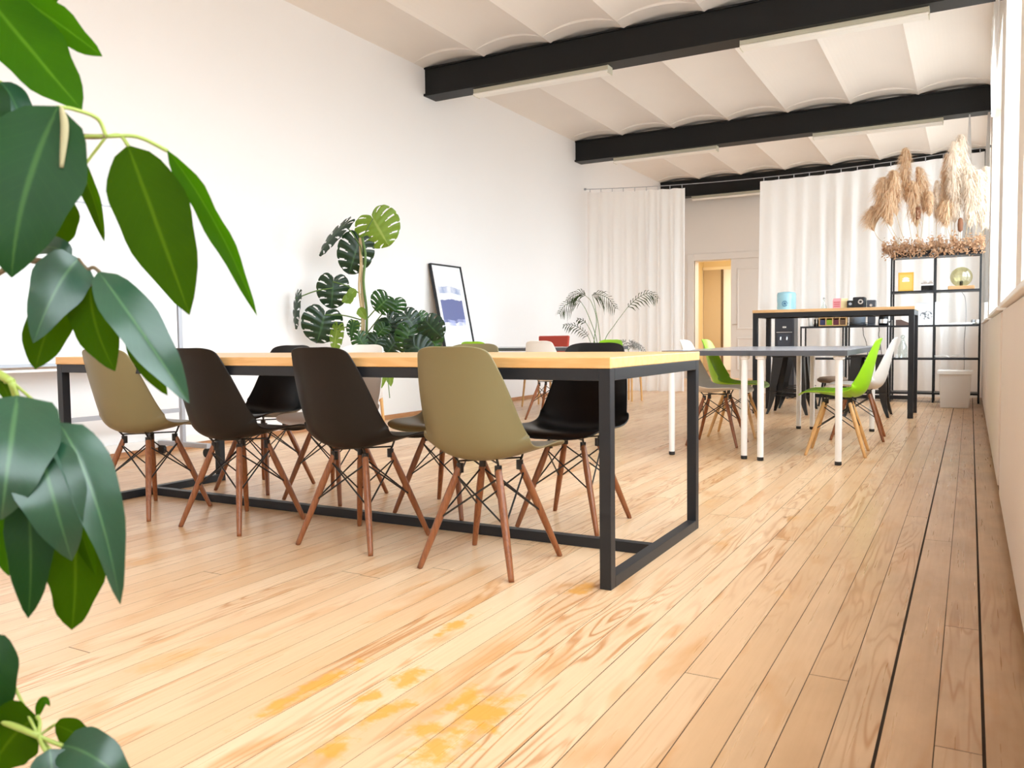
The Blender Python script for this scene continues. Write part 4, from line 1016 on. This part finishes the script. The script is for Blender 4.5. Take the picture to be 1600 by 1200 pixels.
for base, att in (((565, 375), (583, 342)), ((560, 380), (537, 352)), ((566, 400), (560, 380)), ((564, 460), (520, 440)), ((520, 450), (463, 466)), ((565, 500), (508, 492)), ((568, 510), (527, 515)), ((572, 500), (604, 468)), ((574, 520), (616, 470)), ((578, 540), (612, 520)), ((580, 540), (640, 515)), ((580, 545), (662, 512)), ((575, 540), (600, 505)), ((582, 548), (620, 535)), ((566, 505), (550, 512))):
    pet([(base[0], base[1]), ((base[0]+att[0])/2+1, (base[1]+att[1])/2-3, DM-.03), (att[0], att[1])], .0055)
monstera_leaf((583, 342), (606, 383), 74, 'mo_light', roll=.1, lobes=8)
monstera_leaf((537, 352), (493, 393), 34, 'mo_dark', roll=1.1, dd=-.05)
monstera_leaf((560, 379), (545, 428), 58, 'mo_dark')
monstera_leaf((521, 440), (517, 482), 52, 'mo_dark', roll=.1)
monstera_leaf((464, 466), (455, 513), 30, 'mo_dark', roll=1.2)
monstera_leaf((507, 493), (496, 537), 66, 'mo_dark', roll=-.15)
monstera_leaf((527, 514), (519, 549), 28, 'mo_light', roll=.7)
monstera_leaf((604, 468), (586, 486), 46, 'mo_green', d=7.18)
monstera_leaf((616, 470), (614, 492), 40, 'mo_green', d=7.22)
monstera_leaf((612, 512), (606, 528), 34, 'mo_green', d=7.18); monstera_leaf((622, 508), (634, 530), 40, 'mo_dark', d=7.18)
monstera_leaf((655, 492), (664, 508), 30, 'mo_green', d=7.18, roll=-.4)
monstera_leaf((662, 512), (684, 545), 50, 'mo_green', d=7.12); monstera_leaf((640, 516), (632, 550), 44, 'mo_green', d=7.08)
monstera_leaf((618, 534), (602, 556), 40, 'mo_dark', d=7.12); monstera_leaf((650, 530), (660, 558), 46, 'mo_dark', d=7.08)
monstera_leaf((600, 512), (586, 528), 26, 'mo_green', d=7.12); monstera_leaf((560, 526), (572, 546), 30, 'mo_green', d=7.08)
monstera_leaf((668, 505), (690, 528), 44, 'mo_dark', d=7.02, roll=.2); monstera_leaf((634, 492), (652, 516), 40, 'mo_dark', d=7.12, roll=-.3)
monstera_leaf((648, 540), (676, 562), 46, 'mo_dark', d=7.02); monstera_leaf((590, 530), (580, 552), 36, 'mo_dark', d=7.1); monstera_leaf((606, 498), (622, 516), 34, 'mo_dark', d=7.2)
monstera_leaf((552, 506), (547, 528), 22, 'mo_green', d=7.12, roll=.4)
for a, t_, w_, m in (((553, 466), (534, 472), 18, 'mo_light'), ((560, 482), (572, 500), 16, 'mo_light'), ((556, 500), (552, 520), 18, 'mo_light'), ((574, 520), (582, 544), 22, 'mo_green'), ((590, 500), (604, 522), 26, 'mo_dark'), ((556, 452), (540, 474), 16, 'mo_light'), ((602, 588), (596, 607), 8, 'mo_light'), ((608, 586), (611, 604), 13, 'mo_light')):
    mb = MB(); A_, T_ = PM(*a, 7.18), PM(*t_, 7.18); leaf_mesh(mb, A_, (A_+T_)/2+Vector((0, 0, .01)), T_, w_*7.18/FPX, .2, .2, .9, 3, facing=(EYE-ML)-A_); mb.build('leaf', m, mp, smooth=True)
pet([(578, 548), (596, 552, 7.18), (606, 570, 7.18), (606, 590, 7.18), (609, 622, 7.18)], .004)

# --- palm
pp = thing('palm', 'slender green palm in a white pot in front of the curtain', 'plant', (-4.14, 9.75, 0)); QL = Vector(pp.location)
DP = -QL.x*.4835+QL.y*.8736
MB().lathe([(.12, 0), (.15, .02), (.17, .34), (.16, .34), (.15, .30)], k=28).build('pot', 'pot', pp, smooth=True)
MB().lathe([(.153, .29), (.03, .295)], k=20).build('soil', 'soil', pp)
def frond(par, loc, stemp, leafp, d, m, ll=.16, n=26, seed=0, r=.006, sm='stalk'):
    rr = random.Random(seed)
    S_ = [Vector(p) if not isinstance(p, tuple) or len(p) == 4 else at(p[0], p[1], d)-loc for p in stemp]
    st = curve_pts(S_, 8); MB().tube(st, [r*(1-.5*i/(len(st)-1)) for i in range(len(st))], 6).build('frond_stem', sm, par, smooth=True)
    R_ = curve_pts([at(p[0], p[1], d+(p[2] if len(p) > 2 else 0))-loc for p in leafp], 10); mb = MB(); N = len(R_)
    mb.tube(R_, .0035, 5)
    for v_ in range(len(mb.v)): mb.uv[v_] = (.5, .5)
    n = int(n*.62)
    for k in range(n):
        f = (k+.5)/n; i = min(N-2, int(f*(N-1))); p = R_[i].lerp(R_[i+1], f*(N-1)-i); dr = (R_[i+1]-R_[i]).normalized()
        nv = ((EYE-loc)-p).normalized(); sd = dr.cross(nv).normalized(); L_ = ll*(math.sin(PI*(.2+.75*f))**.7)*rr.uniform(.8, 1.1)
        for sg in (-1, 1):
            o = (dr*.75+sd*sg*.75+nv*rr.uniform(-.5, .5)).normalized(); w_ = Vector((0, 0, 1)).cross(o); w_ = (w_.normalized() if w_.length > .1 else sd)*.01
            w2 = dr*.0085
            p1 = p+o*L_*.5+Vector((0, 0, -.02*L_/.16)); p2 = p+o*L_*.9+Vector((0, 0, -.085*L_/.16))
            mb.quad(p-w2*.4, p+w2*.4, p1+w2, p1-w2, uv=[(.45, 0), (.45, .2), (.6, .5), (.6, .4)]); mb.quad(p1-w2, p1+w2, p2, uv=[(.6, .4), (.6, .5), (.7, 1)])
    mb.build('frond', m, par)
base = Vector((0, 0, .29))
frond(pp, QL, [base, (933, 535), (918, 490), (908, 472)], [(908, 472, 0), (898, 470, -.1), (882, 478, -.2), (874, 490, -.25)], DP, 'palm', .17, 22, 1)
frond(pp, QL, [base, (938, 535), (930, 480), (925, 461)], [(925, 461, 0), (935, 460, -.05), (950, 466, .1), (962, 482, .15)], DP, 'palm', .19, 24, 2)
frond(pp, QL, [base, (928, 540), (932, 500), (924, 472), (915, 462)], [(915, 462), (908, 458), (896, 461), (886, 470)], DP, 'palm', .17, 20, 8)
frond(pp, QL, [base, (944, 535), (960, 508), (980, 481)], [(980, 481, 0), (996, 466, 0), (1014, 458, .05), (1028, 466, .1)], DP, 'palm', .17, 22, 3)
frond(pp, QL, [base, (924, 540), (919, 526)], [(919, 526, 0), (910, 516, -.1), (896, 508, -.15), (880, 508, -.2)], DP, 'palm', .12, 18, 4)
frond(pp, QL, [base, (930, 540), (924, 520), (916, 505)], [(916, 505, .1), (910, 500, .1), (902, 498, .1)], DP, 'palm', .09, 8, 5)
# --- plant on a stand at the end of the far desk
sp = thing('potted_fern', 'greyish drooping fern in a white pot on wooden legs, before the curtain', 'plant', (-3.86, 10.15, 0)); SL = Vector(sp.location)
MB().lathe([(.11, .36), (.135, .38), (.15, .62), (.14, .62), (.13, .58)], k=28).build('pot', 'pot', sp, smooth=True)
MB().lathe([(.133, .57), (.03, .575)], k=20).build('soil', 'soil', sp)
for a in range(4):
    an = .5+a*PI/2; MB().tube([(.125*math.cos(an), .125*math.sin(an), .45), (.15*math.cos(an), .15*math.sin(an), 0)], [.016, .013], 10).build('leg', 'beech', sp)
MB().tube([(-.109, -.06, .355), (.109, .06, .355)], .012, 8).tube([(.06, -.109, .355), (-.06, .109, .355)], .012, 8).build('stand_cross', 'beech', sp)
DS = -SL.x*.4835+SL.y*.8736
for i, q in enumerate(([(978, 543), (968, 536), (958, 540)], [(984, 543), (985, 533), (996, 538), (1003, 548)], [(986, 543), (992, 536), (1002, 541), (1010, 551)], [(981, 543), (976, 533), (968, 533), (962, 538)], [(984, 543, -.05), (988, 538, -.15), (994, 544, -.2)])):
    frond(sp, SL, [Vector((0, 0, .57)), (982, 548), (q[0][0], q[0][1])], q, DS, 'palm_pale', .07, 16, 30+i, .004)

# ================================================================== CAMERA
cam = bpy.data.cameras.new('camera'); co = bpy.data.objects.new('camera', cam); C.objects.link(co)
co.matrix_world = Matrix(((RT.x, UP.x, -FW.x, EYE.x), (RT.y, UP.y, -FW.y, EYE.y), (RT.z, UP.z, -FW.z, EYE.z), (0, 0, 0, 1)))
cam.sensor_width = 36; cam.lens = 36*FPX/1600; cam.clip_start = .05; cam.clip_end = 200
cam.dof.use_dof = True; cam.dof.focus_distance = 4.2; cam.dof.aperture_fstop = 9.0
sc = bpy.context.scene; sc.camera = co
sc.view_settings.view_transform = 'Standard'; sc.view_settings.look = 'None'; sc.view_settings.gamma = 1; sc.view_settings.use_curve_mapping = False
sc.view_settings.exposure = -0.17
sc.cycles.max_bounces = 12; sc.cycles.diffuse_bounces = 8; sc.cycles.transparent_max_bounces = 24
